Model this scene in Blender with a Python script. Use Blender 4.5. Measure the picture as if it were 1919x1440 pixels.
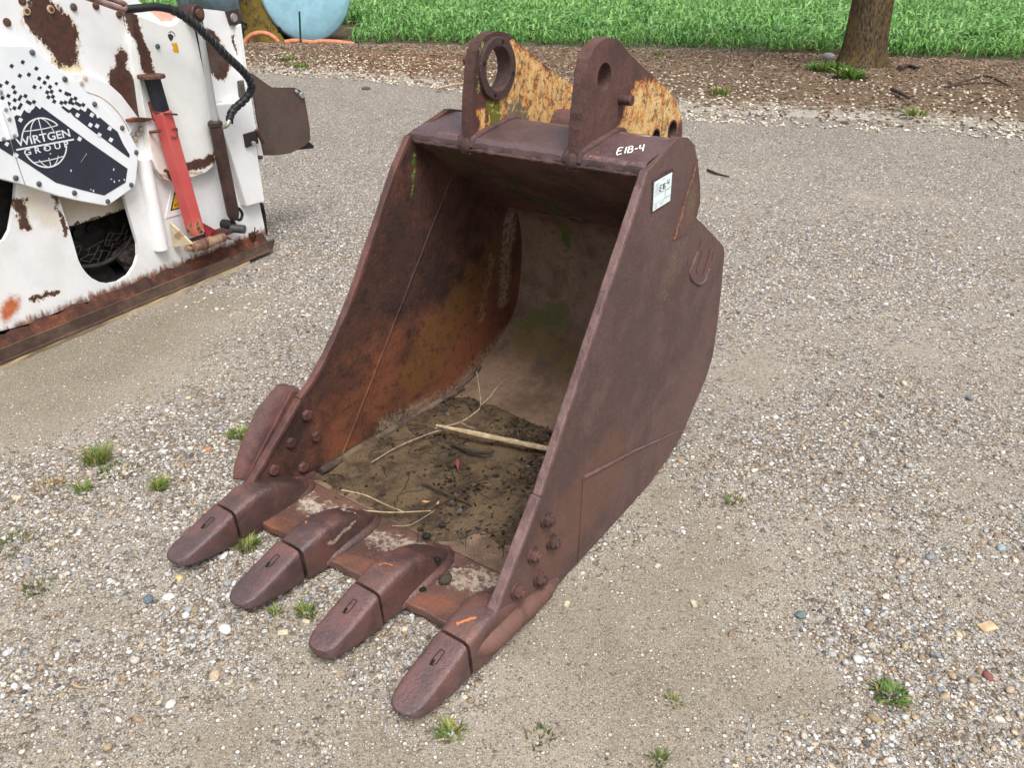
import bpy, math, random
import numpy as np
from mathutils import Vector, Matrix
from mathutils.geometry import tessellate_polygon

for o in list(bpy.data.objects):
    bpy.data.objects.remove(o, do_unlink=True)
scene = bpy.context.scene
COL = scene.collection
R = math.radians
random.seed(7)
RNG = np.random.default_rng(11)

# ------------------------------------------------------------------ camera
F_PX, PITCH, ROLL, CAM_H = 1486.756, R(27.8092), R(0.1723), 1.62224
W_, H_ = 1919.0, 1440.0
cam = bpy.data.cameras.new('camera')
cam.sensor_fit = 'HORIZONTAL'
cam.sensor_width = 36.0
cam.lens = F_PX / W_ * 36.0
cam.clip_start, cam.clip_end = 0.05, 2000.0
cam_o = bpy.data.objects.new('camera', cam)
COL.objects.link(cam_o)
cam_o.matrix_world = (Matrix.Translation((0, 0, CAM_H)) @ Matrix.Rotation(R(90) - PITCH, 4, 'X')
                      @ Matrix.Rotation(ROLL, 4, 'Z'))
scene.camera = cam_o

# ------------------------------------------------------------------ sky, sun, exposure
SUN_EL, SUN_AZ = R(60), R(160)          # azimuth from +Y, clockwise: behind the camera, to the right
world = bpy.data.worlds.new('World')
scene.world = world
world.use_nodes = True
wt = world.node_tree
wt.nodes.clear()
sky = wt.nodes.new('ShaderNodeTexSky')
sky.sky_type = 'NISHITA'
sky.sun_disc = False
sky.sun_elevation = SUN_EL
sky.sun_rotation = SUN_AZ
sky.dust_density = 5.0
sky.air_density = 1.0
hs = wt.nodes.new('ShaderNodeHueSaturation')
hs.inputs['Saturation'].default_value = 0.42      # a closed cloud cover, grey rather than blue
bg = wt.nodes.new('ShaderNodeBackground')
bg.inputs['Strength'].default_value = 0.11
wo = wt.nodes.new('ShaderNodeOutputWorld')
wt.links.new(sky.outputs[0], hs.inputs['Color'])
wt.links.new(hs.outputs[0], bg.inputs['Color'])
wt.links.new(bg.outputs[0], wo.inputs['Surface'])
sl = bpy.data.lights.new('sun', 'SUN')
sl.energy = 1.5
sl.angle = R(25)
sl.color = (1.0, 0.985, 0.965)
sun = bpy.data.objects.new('sun', sl)
COL.objects.link(sun)
sd = Vector((math.cos(SUN_EL) * math.sin(SUN_AZ), math.cos(SUN_EL) * math.cos(SUN_AZ), math.sin(SUN_EL)))
sun.rotation_euler = sd.to_track_quat('Z', 'Y').to_euler()
sun.location = (3, -3, 6)
scene.view_settings.view_transform = 'Standard'
scene.view_settings.look = 'None'
scene.view_settings.gamma = 1.0
scene.view_settings.use_curve_mapping = False
scene.view_settings.exposure = 0.8
scene.render.resolution_x, scene.render.resolution_y = 1024, 769

# ------------------------------------------------------------------ photo pixel -> place on a known plane
CP, SP = math.cos(PITCH), math.sin(PITCH)
CAM = np.array([0, 0, CAM_H])


def ray(q):
    u = (q[0] - W_ / 2) / F_PX
    v = -(q[1] - H_ / 2) / F_PX
    c, s = math.cos(ROLL), math.sin(ROLL)
    u, v = c * u - s * v, s * u + c * v
    return np.array([u, v * SP + CP, v * CP - SP])


def hit(q, n, c):
    r = ray(q)
    return CAM + (c - n @ CAM) / (n @ r) * r


def gp(q, z=0.0):
    return hit(q, np.array([0, 0, 1.0]), z)


# bucket frame: x across, y into the bucket, z up
B_TH, B_X, B_Y = R(35.44995), -0.415284, 1.893495
BX = np.array([math.cos(B_TH), -math.sin(B_TH), 0])
BY = np.array([math.sin(B_TH), math.cos(B_TH), 0])
BO = np.array([B_X, B_Y, 0])
TZ, TY, TD = 0.0359408, -0.0244864, 0.307863


def hw(y, z):
    return .45 + TZ * (1.2 - z) + TY * (y - .7)


def to_b(P):
    d = P - BO
    return np.array([d @ BX, d @ BY, P[2]])


def b_plane(q, a, b, c, d):
    n = a * BX + b * BY + c * np.array([0, 0, 1.0])
    return to_b(hit(q, n, d + n @ BO))


def b_near(q, off=0.0):
    return b_plane(q, 1, -TY, TZ, .45 + TZ * 1.2 - TY * .7 + off)


def b_far(q, off=0.0):
    return b_plane(q, -1, -TY, TZ, .45 + TZ * 1.2 - TY * .7 - off)


def b_x(q, x):
    return b_plane(q, 1, 0, 0, x)


def b_z(q, z):
    return b_plane(q, 0, 0, 1, z)


# milling machine frame: u along its side towards the camera, n out of the side, z up
MO = np.array([-1.502, 4.817, 0.0])
MU = np.array([-.4353, -.9003, 0]); MU /= np.linalg.norm(MU)
MN = np.array([-MU[1], MU[0], 0])


def mp(q, n=0.0):
    P = hit(q, MN, MN @ MO + n)
    d = P - MO
    return (float(d @ MU), float(n), float(P[2]))


def mp2(q, n=0.0):
    a = mp(q, n)
    return (a[0], a[2])


# ------------------------------------------------------------------ mesh helpers
def lin(*c):
    r = []
    for x in c:
        x /= 255.0
        r.append(x / 12.92 if x <= .04045 else ((x + .055) / 1.055) ** 2.4)
    return (r[0], r[1], r[2], 1.0)


def tag(o, label=None, cat=None, group=None, kind=None):
    if label: o['label'] = label
    if cat: o['category'] = cat
    if group: o['group'] = group
    if kind: o['kind'] = kind
    return o


def link(name, me, mat, parent=None, smooth=None, bevel=0.0, seg=2):
    o = bpy.data.objects.new(name, me)
    COL.objects.link(o)
    if mat is not None:
        me.materials.append(mat)
    if parent is not None:
        o.parent = parent
    if smooth is not None:
        me.shade_smooth()
        me.set_sharp_from_angle(angle=R(smooth))
    if bevel:
        m = o.modifiers.new('bevel', 'BEVEL')
        m.width = bevel; m.segments = seg; m.limit_method = 'ANGLE'; m.angle_limit = R(40)
        m.harden_normals = False
    return o


def empty(name, loc=(0, 0, 0), rz=0.0):
    o = bpy.data.objects.new(name, None)
    o.empty_display_size = .1
    COL.objects.link(o)
    o.location = loc
    o.rotation_euler = (0, 0, rz)
    return o


class MB:
    """collects vertices and faces of ONE part"""
    def __init__(s):
        s.v, s.f = [], []

    def add(s, v, f):
        b = len(s.v)
        s.v += [tuple(map(float, p)) for p in v]
        s.f += [tuple(i + b for i in q) for q in f]
        return s

    def build(s, name, mat, parent=None, **k):
        me = bpy.data.meshes.new(name)
        me.from_pydata(s.v, [], s.f)
        me.validate()
        me.update()
        return link(name, me, mat, parent, **k)

    def prism(s, poly, fn, t0, t1, holes=()):
        """flat plate: outline (a,b) (and holes) between t0 and t1, placed by fn(a,b,t)"""
        loops = [list(poly)] + [list(h) for h in holes]
        tri = tessellate_polygon([[Vector((a, b, 0)) for a, b in L] for L in loops])
        flat = [p for L in loops for p in L]
        n = len(flat)
        v = [fn(a, b, t0) for a, b in flat] + [fn(a, b, t1) for a, b in flat]
        f = []
        # decide orientation by area of each triangle
        for t in tri:
            (x0, y0), (x1, y1), (x2, y2) = (flat[i] for i in t)
            ar = (x1 - x0) * (y2 - y0) - (x2 - x0) * (y1 - y0)
            if abs(ar) < 1e-12: continue
            t = tuple(t) if ar > 0 else tuple(reversed(t))
            f.append(tuple(i + n for i in t))
            f.append(tuple(reversed(t)))
        k = 0
        for li, L in enumerate(loops):
            m = len(L)
            ar = sum(L[i][0] * L[(i + 1) % m][1] - L[(i + 1) % m][0] * L[i][1] for i in range(m))
            ccw = ar > 0
            if li: ccw = not ccw
            for i in range(m):
                a, b = k + i, k + (i + 1) % m
                f.append((a, b, b + n, a + n) if ccw else (b, a, a + n, b + n))
            k += m
        # orientation of frame
        e0 = np.array(fn(0, 0, 0)); ea = np.array(fn(1e-3, 0, 0)) - e0; eb = np.array(fn(0, 1e-3, 0)) - e0
        et = np.array(fn(0, 0, 1e-3)) - e0
        if np.cross(ea, eb) @ et * (t1 - t0) < 0:
            f = [tuple(reversed(q)) for q in f]
        return s.add(v, f)

    def box(s, c, sx, sy, sz, rot=None):
        v = []
        for i in (-1, 1):
            for j in (-1, 1):
                for k in (-1, 1):
                    p = Vector((i * sx / 2, j * sy / 2, k * sz / 2))
                    if rot is not None: p = rot @ p
                    v.append((p.x + c[0], p.y + c[1], p.z + c[2]))
        return s.add(v, [(0, 1, 3, 2), (4, 6, 7, 5), (0, 4, 5, 1), (2, 3, 7, 6), (0, 2, 6, 4), (1, 5, 7, 3)])

    def tube(s, path, r, seg=8, cap=True):
        P = [Vector(p) for p in path]
        rr = r if hasattr(r, '__len__') else [r] * len(P)
        up = Vector((0, 0, 1))
        rings = []
        prev = None
        for i, p in enumerate(P):
            d = (P[min(i + 1, len(P) - 1)] - P[max(i - 1, 0)]).normalized()
            if prev is None:
                a = d.cross(up if abs(d.z) < .9 else Vector((1, 0, 0))).normalized()
            else:
                a = (prev - d * prev.dot(d)).normalized()
            prev = a
            b = d.cross(a)
            rings.append([p + (a * math.cos(t) + b * math.sin(t)) * rr[i]
                          for t in (2 * math.pi * k / seg for k in range(seg))])
        v = [q for g in rings for q in g]
        f = []
        for i in range(len(P) - 1):
            for k in range(seg):
                a, b = i * seg + k, i * seg + (k + 1) % seg
                f.append((a, b, b + seg, a + seg))
        if cap:
            f.append(tuple(reversed(range(seg))))
            f.append(tuple((len(P) - 1) * seg + k for k in range(seg)))
        return s.add(v, f)

    def cyl(s, a, b, r, seg=20, r2=None):
        return s.tube([a, b], [r, r if r2 is None else r2], seg)

    def loft(s, rings, cap=True):
        m = len(rings[0])
        v = [p for g in rings for p in g]
        f = []
        for i in range(len(rings) - 1):
            for k in range(m):
                a, b = i * m + k, i * m + (k + 1) % m
                f.append((a, b, b + m, a + m))
        if cap:
            f.append(tuple(reversed(range(m))))
            f.append(tuple((len(rings) - 1) * m + k for k in range(m)))
        return s.add(v, f)

    def ribbon(s, pts, wd, fn, closed=False):
        """flat stroke of width wd along 2D points, placed by fn(a,b)"""
        P = [np.array(p, float) for p in pts]
        n = len(P)
        L, Rr = [], []
        for i in range(n):
            a = P[(i - 1) % n] if (closed or i > 0) else P[i]
            b = P[(i + 1) % n] if (closed or i < n - 1) else P[i]
            d = b - a
            d = d / (np.linalg.norm(d) + 1e-12)
            nn = np.array([-d[1], d[0]]) * wd / 2
            L.append(fn(*(P[i] + nn))); Rr.append(fn(*(P[i] - nn)))
        v = L + Rr
        f = [(i, (i + 1) % n, n + (i + 1) % n, n + i) for i in range(n if closed else n - 1)]
        return s.add(v, f)

    def flat(s, poly, fn):
        tri = tessellate_polygon([[Vector((a, b, 0)) for a, b in poly]])
        return s.add([fn(a, b) for a, b in poly], [tuple(t) for t in tri])


def resample(poly, step, jit=0.0, closed=True, seed=1):
    rg = random.Random(seed)
    out = []
    n = len(poly)
    for i in range(n if closed else n - 1):
        a, b = poly[i], poly[(i + 1) % n]
        L = math.hypot(b[0] - a[0], b[1] - a[1])
        k = max(1, int(L / step))
        for j in range(k):
            t = j / k
            x = a[0] + (b[0] - a[0]) * t
            y = a[1] + (b[1] - a[1]) * t
            if j and jit:
                x += rg.uniform(-jit, jit); y += rg.uniform(-jit, jit)
            out.append((x, y))
    if not closed: out.append(poly[-1])
    return out


def spline(pts, k=6):
    """Catmull-Rom through points"""
    P = [np.array(p, float) for p in pts]
    P = [2 * P[0] - P[1]] + P + [2 * P[-1] - P[-2]]
    out = []
    for i in range(1, len(P) - 2):
        for j in range(k):
            t = j / k
            a, b, c, d = P[i - 1], P[i], P[i + 1], P[i + 2]
            out.append(tuple(.5 * (2 * b + (c - a) * t + (2 * a - 5 * b + 4 * c - d) * t * t
                                   + (3 * b - a - 3 * c + d) * t ** 3)))
    out.append(tuple(P[-2]))
    return out


def circle(c, r, n=24, r2=None):
    r2 = r if r2 is None else r2
    return [(c[0] + r * math.cos(2 * math.pi * i / n), c[1] + r2 * math.sin(2 * math.pi * i / n)) for i in range(n)]


def noise2(x, y, sc, seed=0):
    """vectorised value noise 0..1"""
    x = np.asarray(x, float) * sc + seed * 17.3
    y = np.asarray(y, float) * sc + seed * 9.1
    xi, yi = np.floor(x).astype(int), np.floor(y).astype(int)
    fx, fy = x - xi, y - yi
    fx = fx * fx * (3 - 2 * fx); fy = fy * fy * (3 - 2 * fy)

    def h(a, b):
        v = np.sin(a * 127.1 + b * 311.7 + seed * 74.7) * 43758.5453
        return v - np.floor(v)
    return (h(xi, yi) * (1 - fx) + h(xi + 1, yi) * fx) * (1 - fy) + (h(xi, yi + 1) * (1 - fx) + h(xi + 1, yi + 1) * fx) * fy


def fbm(x, y, sc, seed=0, o=4):
    r, a, t = 0, .5, 0
    for i in range(o):
        r = r + a * noise2(x, y, sc * 2 ** i, seed + i); t += a; a *= .5
    return r / t


# ------------------------------------------------------------------ material helpers
class G:
    """small shader-graph writer; everything is procedural and in object space"""
    def __init__(s, name):
        s.mat = bpy.data.materials.new(name)
        s.mat.use_nodes = True
        s.t = s.mat.node_tree
        s.t.nodes.clear()
        s.out = s.t.nodes.new('ShaderNodeOutputMaterial')
        s.bsdf = s.t.nodes.new('ShaderNodeBsdfPrincipled')
        s.t.links.new(s.bsdf.outputs[0], s.out.inputs[0])
        s.tc = s.t.nodes.new('ShaderNodeTexCoord')
        s.P = s.tc.outputs['Object']
        sep = s.t.nodes.new('ShaderNodeSeparateXYZ')
        s.t.links.new(s.P, sep.inputs[0])
        s.x, s.y, s.z = sep.outputs
        s.Pd = s.P

    def warp(s, amp, scale=9.0, detail=6.0, rough=.68):
        """ragged outlines: shapes drawn after this use a noise-shifted position"""
        n = s.node('ShaderNodeTexNoise')
        s.put(n.inputs['Vector'], s.P)
        n.inputs['Scale'].default_value = scale; n.inputs['Detail'].default_value = detail; n.inputs['Roughness'].default_value = rough
        a = s.node('ShaderNodeVectorMath', operation='SUBTRACT'); s.put(a.inputs[0], n.outputs['Color']); a.inputs[1].default_value = (.5, .5, .5)
        b = s.node('ShaderNodeVectorMath', operation='SCALE'); s.put(b.inputs[0], a.outputs[0]); b.inputs['Scale'].default_value = amp
        c = s.node('ShaderNodeVectorMath', operation='ADD'); s.put(c.inputs[0], s.P); s.put(c.inputs[1], b.outputs[0])
        s.Pd = c.outputs[0]

    def node(s, ty, **props):
        n = s.t.nodes.new(ty)
        for k, v in props.items(): setattr(n, k, v)
        return n

    def put(s, sock, v):
        if hasattr(v, 'is_output') or isinstance(v, bpy.types.NodeSocket):
            s.t.links.new(v, sock)
        else:
            sock.default_value = v

    def m(s, op, a, b=0.0, c=0.0, clamp=False):
        n = s.node('ShaderNodeMath', operation=op, use_clamp=clamp)
        s.put(n.inputs[0], a); s.put(n.inputs[1], b); s.put(n.inputs[2], c)
        return n.outputs[0]

    def add(s, a, b): return s.m('ADD', a, b)
    def sub(s, a, b): return s.m('SUBTRACT', a, b)
    def mul(s, a, b): return s.m('MULTIPLY', a, b)
    def mx(s, a, b): return s.m('MAXIMUM', a, b)

    def step(s, v, lo, hi):
        n = s.node('ShaderNodeMapRange', interpolation_type='SMOOTHSTEP')
        s.put(n.inputs[0], v)
        n.inputs[1].default_value = lo; n.inputs[2].default_value = hi
        n.inputs[3].default_value = 0.0; n.inputs[4].default_value = 1.0
        return n.outputs[0]

    def vec(s, scale=(1, 1, 1), rot=(0, 0, 0), loc=(0, 0, 0)):
        n = s.node('ShaderNodeMapping')
        s.put(n.inputs[0], s.P)
        n.inputs[1].default_value = loc; n.inputs[2].default_value = rot; n.inputs[3].default_value = scale
        return n.outputs[0]

    def noise(s, scale, detail=4.0, rough=.55, vec=None, dist=0.0):
        n = s.node('ShaderNodeTexNoise')
        s.put(n.inputs['Vector'], s.P if vec is None else vec)
        n.inputs['Scale'].default_value = scale; n.inputs['Detail'].default_value = detail
        n.inputs['Roughness'].default_value = rough; n.inputs['Distortion'].default_value = dist
        k = s.node('ShaderNodeMath', operation='MULTIPLY_ADD')
        s.put(k.inputs[0], n.outputs[0]); k.inputs[1].default_value = 1.7; k.inputs[2].default_value = -.35
        return k.outputs[0]

    def voro(s, scale, feature='F1', vec=None, rnd=1.0):
        n = s.node('ShaderNodeTexVoronoi', feature=feature)
        s.put(n.inputs['Vector'], s.P if vec is None else vec)
        n.inputs['Scale'].default_value = scale
        n.inputs['Randomness'].default_value = rnd
        return n

    def mix(s, f, a, b, mode='MIX'):
        n = s.node('ShaderNodeMix', data_type='RGBA', blend_type=mode)
        s.put(n.inputs[0], f); s.put(n.inputs[6], a); s.put(n.inputs[7], b)
        return n.outputs[2]

    def ramp(s, f, stops):
        n = s.node('ShaderNodeValToRGB')
        e = n.color_ramp.elements
        while len(e) < len(stops): e.new(.5)
        for i, (p, c) in enumerate(stops):
            e[i].position = p; e[i].color = c
        s.put(n.inputs[0], f)
        return n.outputs[0]

    def seg(s, a, b, w0, w1=None):
        """1 on the segment a-b, falling to 0 between distances w0 and w1"""
        A, B = Vector(a), Vector(b)
        d = B - A
        L2 = max(d.dot(d), 1e-9)
        v = s.node('ShaderNodeVectorMath', operation='SUBTRACT')
        s.put(v.inputs[0], s.Pd); v.inputs[1].default_value = A
        dt = s.node('ShaderNodeVectorMath', operation='DOT_PRODUCT')
        s.put(dt.inputs[0], v.outputs[0]); dt.inputs[1].default_value = d / L2
        t = s.m('MULTIPLY', dt.outputs['Value'], 1.0, clamp=True)
        sc = s.node('ShaderNodeVectorMath', operation='SCALE')
        sc.inputs[0].default_value = d; s.put(sc.inputs['Scale'], t)
        e = s.node('ShaderNodeVectorMath', operation='DISTANCE')
        s.put(e.inputs[0], v.outputs[0]); s.put(e.inputs[1], sc.outputs[0])
        return s.step(e.outputs['Value'], w1 if w1 is not None else w0 * 2, w0)

    def ell(s, c, r):
        """1 in the middle of an ellipsoid, 0 at its surface"""
        v = s.node('ShaderNodeVectorMath', operation='SUBTRACT')
        s.put(v.inputs[0], s.Pd); v.inputs[1].default_value = c
        d = s.node('ShaderNodeVectorMath', operation='DIVIDE')
        s.put(d.inputs[0], v.outputs[0]); d.inputs[1].default_value = r
        l = s.node('ShaderNodeVectorMath', operation='LENGTH')
        s.put(l.inputs[0], d.outputs[0])
        return s.m('SUBTRACT', 1.0, l.outputs['Value'])

    def bump(s, h, strength=.3, dist=.005):
        n = s.node('ShaderNodeBump')
        n.inputs['Strength'].default_value = strength; n.inputs['Distance'].default_value = dist
        s.put(n.inputs['Height'], h)
        s.t.links.new(n.outputs[0], s.bsdf.inputs['Normal'])
        return n

    def done(s, color, rough=.6, metal=0.0, spec=.4):
        s.put(s.bsdf.inputs['Base Color'], color)
        s.put(s.bsdf.inputs['Roughness'], rough)
        s.put(s.bsdf.inputs['Metallic'], metal)
        s.put(s.bsdf.inputs['Specular IOR Level'], spec)
        return s.mat


def plain(name, col, rough=.6, metal=0.0, spec=.4, var=.18, sc=30.0, bump=.15, dirt=None):
    """a colour broken up by grime and grain"""
    g = G(name)
    n1 = g.noise(sc, 5, .6)
    n2 = g.noise(sc * 6, 3, .6)
    d = tuple(c * (1 - var * 1.6) for c in col[:3]) + (1,)
    l = tuple(min(1, c * (1 + var)) for c in col[:3]) + (1,)
    c = g.mix(g.step(n1, .3, .7), d, l)
    if dirt is not None:
        c = g.mix(g.mul(g.step(g.noise(sc * .5, 6, .7), .52, .68), .75), c, dirt)
    g.bump(g.add(g.mul(n1, .5), n2), bump, .002)
    return g.done(c, g.add(rough - .08, g.mul(n2, .16)), metal, spec)

# ================================================================== THE SETTING
import bmesh


def gh(x, y):
    return -0.007 + 0.007 * fbm(x, y, .9, 3, 3)


BLOB = [((560, 640), .55, .45), ((500, 790), .35, .36), ((330, 810), .35, .32), ((90, 930), .35, .3), ((1450, 830), .45, .3),
        ((1700, 830), .5, .35), ((1850, 1030), .3, .22), ((1760, 1350), .3, .22), ((1850, 1230), .25, .25), ((1560, 1150), .2, .25),
        ((1400, 560), .6, .3), ((1650, 470), 1.0, .4), ((540, 430), .9, .4), ((60, 860), .3, .4), ((430, 950), .2, .3),
        ((440, 1130), .2, .3), ((130, 1260), .15, .25), ((250, 1110), .15, .25), ((1880, 640), .4, .3), ((330, 1220), .12, .2),
        ((200, 690), .45, -.5), ((90, 760), .3, -.5), ((330, 620), .35, -.35), ((1200, 1330), .35, -.4), ((1020, 1400), .25, -.35),
        ((1330, 1010), .28, -.35), ((1420, 690), .25, -.25), ((1700, 640), .35, -.3), ((130, 1160), .16, -.3),
        ((560, 1330), .25, -.35), ((1380, 1230), .25, -.3), ((300, 1020), .15, -.2), ((1000, 1250), .2, -.2)]
BLOBW = [(gp(q)[:2], r, a) for q, r, a in BLOB]


def dens(x, y):
    """how stony the yard is, 0 bare dirt .. 1 loose gravel"""
    d = .20 + .75 * (fbm(x, y, 1.5, 5, 4) - .34) + .75 * (fbm(x, y, 5.0, 8, 3) - .5) + .45 * (fbm(x, y, 15.0, 9, 2) - .5)
    al, ac = x * .89 - np.asarray(y) * .45, x * .45 + np.asarray(y) * .89      # wheel tracks run along the lane
    d = d + .55 * (fbm(al * .22, ac, 1.7, 71, 3) - .5)
    d = d + np.clip((np.asarray(y) - 3.6) * .1, 0, .55)
    for c, r, a in BLOBW:
        d = d + a * np.exp(-((x - c[0]) ** 2 + (y - c[1]) ** 2) / (r * r))
    return np.clip(d, 0.02, 1)


def color_attr(me, cols, name='Col'):
    a = me.color_attributes.new(name, 'FLOAT_COLOR', 'POINT')
    a.data.foreach_set('color', np.ascontiguousarray(cols, dtype=np.float32).ravel())


def fast_mesh(name, V, Fa, cols=None):
    me = bpy.data.meshes.new(name)
    nv, nf, k = len(V), len(Fa), Fa.shape[1]
    me.vertices.add(nv)
    me.vertices.foreach_set('co', np.ascontiguousarray(V, dtype=np.float32).ravel())
    me.loops.add(nf * k)
    me.loops.foreach_set('vertex_index', np.ascontiguousarray(Fa, dtype=np.int32).ravel())
    me.polygons.add(nf)
    me.polygons.foreach_set('loop_start', np.arange(0, nf * k, k, dtype=np.int32))
    me.update(calc_edges=True)
    if cols is not None: color_attr(me, cols)
    return me


def replicate(variants, pos, rot, scl, cols):
    """many copies of a few small shapes as arrays; rot (N,3,3), scl (N,3)"""
    N = len(pos)
    pick = RNG.integers(0, len(variants), N)
    VV, FF, CC = [], [], []
    base = 0
    for i, (v, f) in enumerate(variants):
        k = np.where(pick == i)[0]
        if not len(k): continue
        P = v[None] * scl[k][:, None, :]
        P = np.einsum('nij,nvj->nvi', rot[k], P) + pos[k][:, None, :]
        VV.append(P.reshape(-1, 3))
        FF.append((f[None] + (np.arange(len(k)) * len(v))[:, None, None] + base).reshape(-1, f.shape[1]))
        CC.append(np.repeat(cols[k], len(v), axis=0))
        base += len(k) * len(v)
    return np.concatenate(VV), np.concatenate(FF), np.concatenate(CC)


def rotz(a):
    c, s = np.cos(a), np.sin(a)
    m = np.zeros((len(a), 3, 3))
    m[:, 0, 0] = c; m[:, 0, 1] = -s; m[:, 1, 0] = s; m[:, 1, 1] = c; m[:, 2, 2] = 1
    return m


def tilt(a, b):
    ca, sa, cb, sb = np.cos(a), np.sin(a), np.cos(b), np.sin(b)
    m = np.zeros((len(a), 3, 3))
    m[:, 0, 0] = cb; m[:, 0, 2] = sb; m[:, 1, 0] = sa * sb; m[:, 1, 1] = ca; m[:, 1, 2] = -sa * cb
    m[:, 2, 0] = -ca * sb; m[:, 2, 1] = sa; m[:, 2, 2] = ca * cb
    return m


def attr_mat(name, rough=.8, trans=0.0, bump=0.0, bscale=300.0, spec=.3):
    g = G(name)
    a = g.node('ShaderNodeAttribute', attribute_name='Col')
    c = a.outputs['Color']
    n = g.noise(bscale, 3, .6)
    c = g.mix(.55, c, g.mix(n, (.0, .0, .0, 1), (1, 1, 1, 1)), 'OVERLAY')
    if bump: g.bump(n, bump, .002)
    m = g.done(c, rough, 0, spec)
    if trans:
        tr = g.node('ShaderNodeBsdfTranslucent')
        g.put(tr.inputs[0], c)
        mx = g.node('ShaderNodeMixShader')
        mx.inputs[0].default_value = trans
        g.t.links.new(g.bsdf.outputs[0], mx.inputs[1]); g.t.links.new(tr.outputs[0], mx.inputs[2])
        g.t.links.new(mx.outputs[0], g.out.inputs[0])
    return m


# ---- ground sheet
def axis(a0, a1, dense0, dense1, st):
    L = list(np.arange(dense0, dense1 + 1e-6, st))
    s, v = st, dense0
    lo = []
    while v > a0:
        s *= 1.35; v -= s; lo.append(max(v, a0))
    s, v = st, L[-1]
    hi = []
    while v < a1:
        s *= 1.35; v += s; hi.append(min(v, a1))
    return np.array(lo[::-1] + L + hi)


def ground_mat():
    g = G('yard_dirt_and_gravel')
    a = g.node('ShaderNodeAttribute', attribute_name='Col')
    sp = g.node('ShaderNodeSeparateColor')
    g.put(sp.inputs[0], a.outputs['Color'])
    D, field, wet = sp.outputs[0], sp.outputs[1], sp.outputs[2]
    n1 = g.noise(1.3, 6, .6); n2 = g.noise(9, 5, .62); n3 = g.noise(70, 4, .65); n4 = g.noise(230, 4, .7)
    c = g.mix(g.step(n1, .35, .65), lin(138, 128, 112), lin(156, 146, 130))
    tr = g.noise(1.6, 5, .6, g.vec((.25, 1, 1), (0, 0, .47)))
    c = g.mix(g.mul(D, .85), c, lin(196, 191, 183))
    c = g.mix(g.mul(g.step(tr, .55, .9), .45), c, lin(140, 128, 110))
    c = g.mix(g.mul(g.step(tr, .42, .1), .45), c, lin(196, 186, 168))
    c = g.mix(g.mul(g.step(n2, .5, .85), .4), c, lin(122, 107, 88))
    c = g.mix(g.mul(wet, .6), c, g.mix(g.step(n2, .3, .7), lin(106, 98, 80), lin(122, 115, 96)))
    c = g.mix(g.mul(g.step(n3, .55, .9), .45), c, lin(112, 98, 82))
    c = g.mix(g.mul(g.step(n3, .45, .1), .4), c, lin(184, 171, 150))
    c = g.mix(g.mul(g.step(n4, .52, .82), .85), c, lin(78, 69, 58))
    c = g.mix(g.mul(g.step(n4, .45, .15), .7), c, lin(206, 196, 178))
    hgt = g.add(g.mul(n3, .6), g.mul(n4, .5))
    # grit and small stones set in the dirt, two sizes
    for sc, lo, hi, amt in ((360.0, -.9, .8, .85), (170.0, -.55, 1.0, .95), (80.0, -.1, 1.1, 1.0), (50.0, .3, 1.1, .95)):
        vo = g.voro(sc)
        cs = g.node('ShaderNodeSeparateColor')
        g.put(cs.inputs[0], vo.outputs['Color'])
        keep = g.step(g.sub(cs.outputs[0], g.sub(1.0, g.m('MULTIPLY_ADD', D, hi * .62, -lo * .3 + .02))), -.02, .06)
        core = g.step(vo.outputs['Distance'], .50, .30)
        msk = g.mul(keep, core)
        col = g.ramp(cs.outputs[1], [(0, lin(96, 92, 90)), (.16, lin(136, 128, 120)), (.3, lin(150, 128, 104)), (.5, lin(172, 162, 148)),
                                     (.7, lin(196, 190, 180)), (.9, lin(222, 219, 212)), (1, lin(235, 233, 228))])
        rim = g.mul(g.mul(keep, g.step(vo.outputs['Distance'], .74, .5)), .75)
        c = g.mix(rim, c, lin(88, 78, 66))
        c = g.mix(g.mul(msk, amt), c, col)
        hgt = g.add(hgt, g.mul(msk, 260.0 / sc))
    soil = g.mix(g.step(n3, .4, .6), lin(70, 58, 44), lin(98, 84, 64))
    c = g.mix(field, c, soil)
    g.bump(hgt, .55, .004)
    return g.done(c, .9, 0, .2)


xs = axis(-260, 260, -4.5, 6.5, .09)
ys = axis(-60, 420, .3, 9.0, .09)
XX, YY = np.meshgrid(xs, ys)
nx, ny = len(xs), len(ys)
ZZ = gh(XX, YY)
V = np.stack([XX, YY, ZZ], -1).reshape(-1, 3)
ii = (np.arange(ny - 1)[:, None] * nx + np.arange(nx - 1)[None]).ravel()
Fq = np.stack([ii, ii + 1, ii + nx + 1, ii + nx], -1)
CORN_PX = [(-400, 70), (460, 80), (860, 88), (1280, 95), (1919, 118), (2600, 150)]
CORN = np.array([gp(q)[:2] for q in CORN_PX])
EDGE_PX = [(-300, 118), (300, 124), (520, 134), (700, 146), (860, 165), (1100, 195), (1300, 214), (1500, 224), (1700, 236), (1919, 252), (2500, 300)]
EDGE = np.array([gp(q)[:2] for q in EDGE_PX])


def corn_y(x): return np.interp(x, CORN[:, 0], CORN[:, 1])
def edge_y(x): return np.interp(x, EDGE[:, 0], EDGE[:, 1]) + .25 * (noise2(x, 0 * np.asarray(x), 1.1, 2) - .5) + .25 * (noise2(x, 0 * np.asarray(x), 3.0, 4) - .5)


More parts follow.
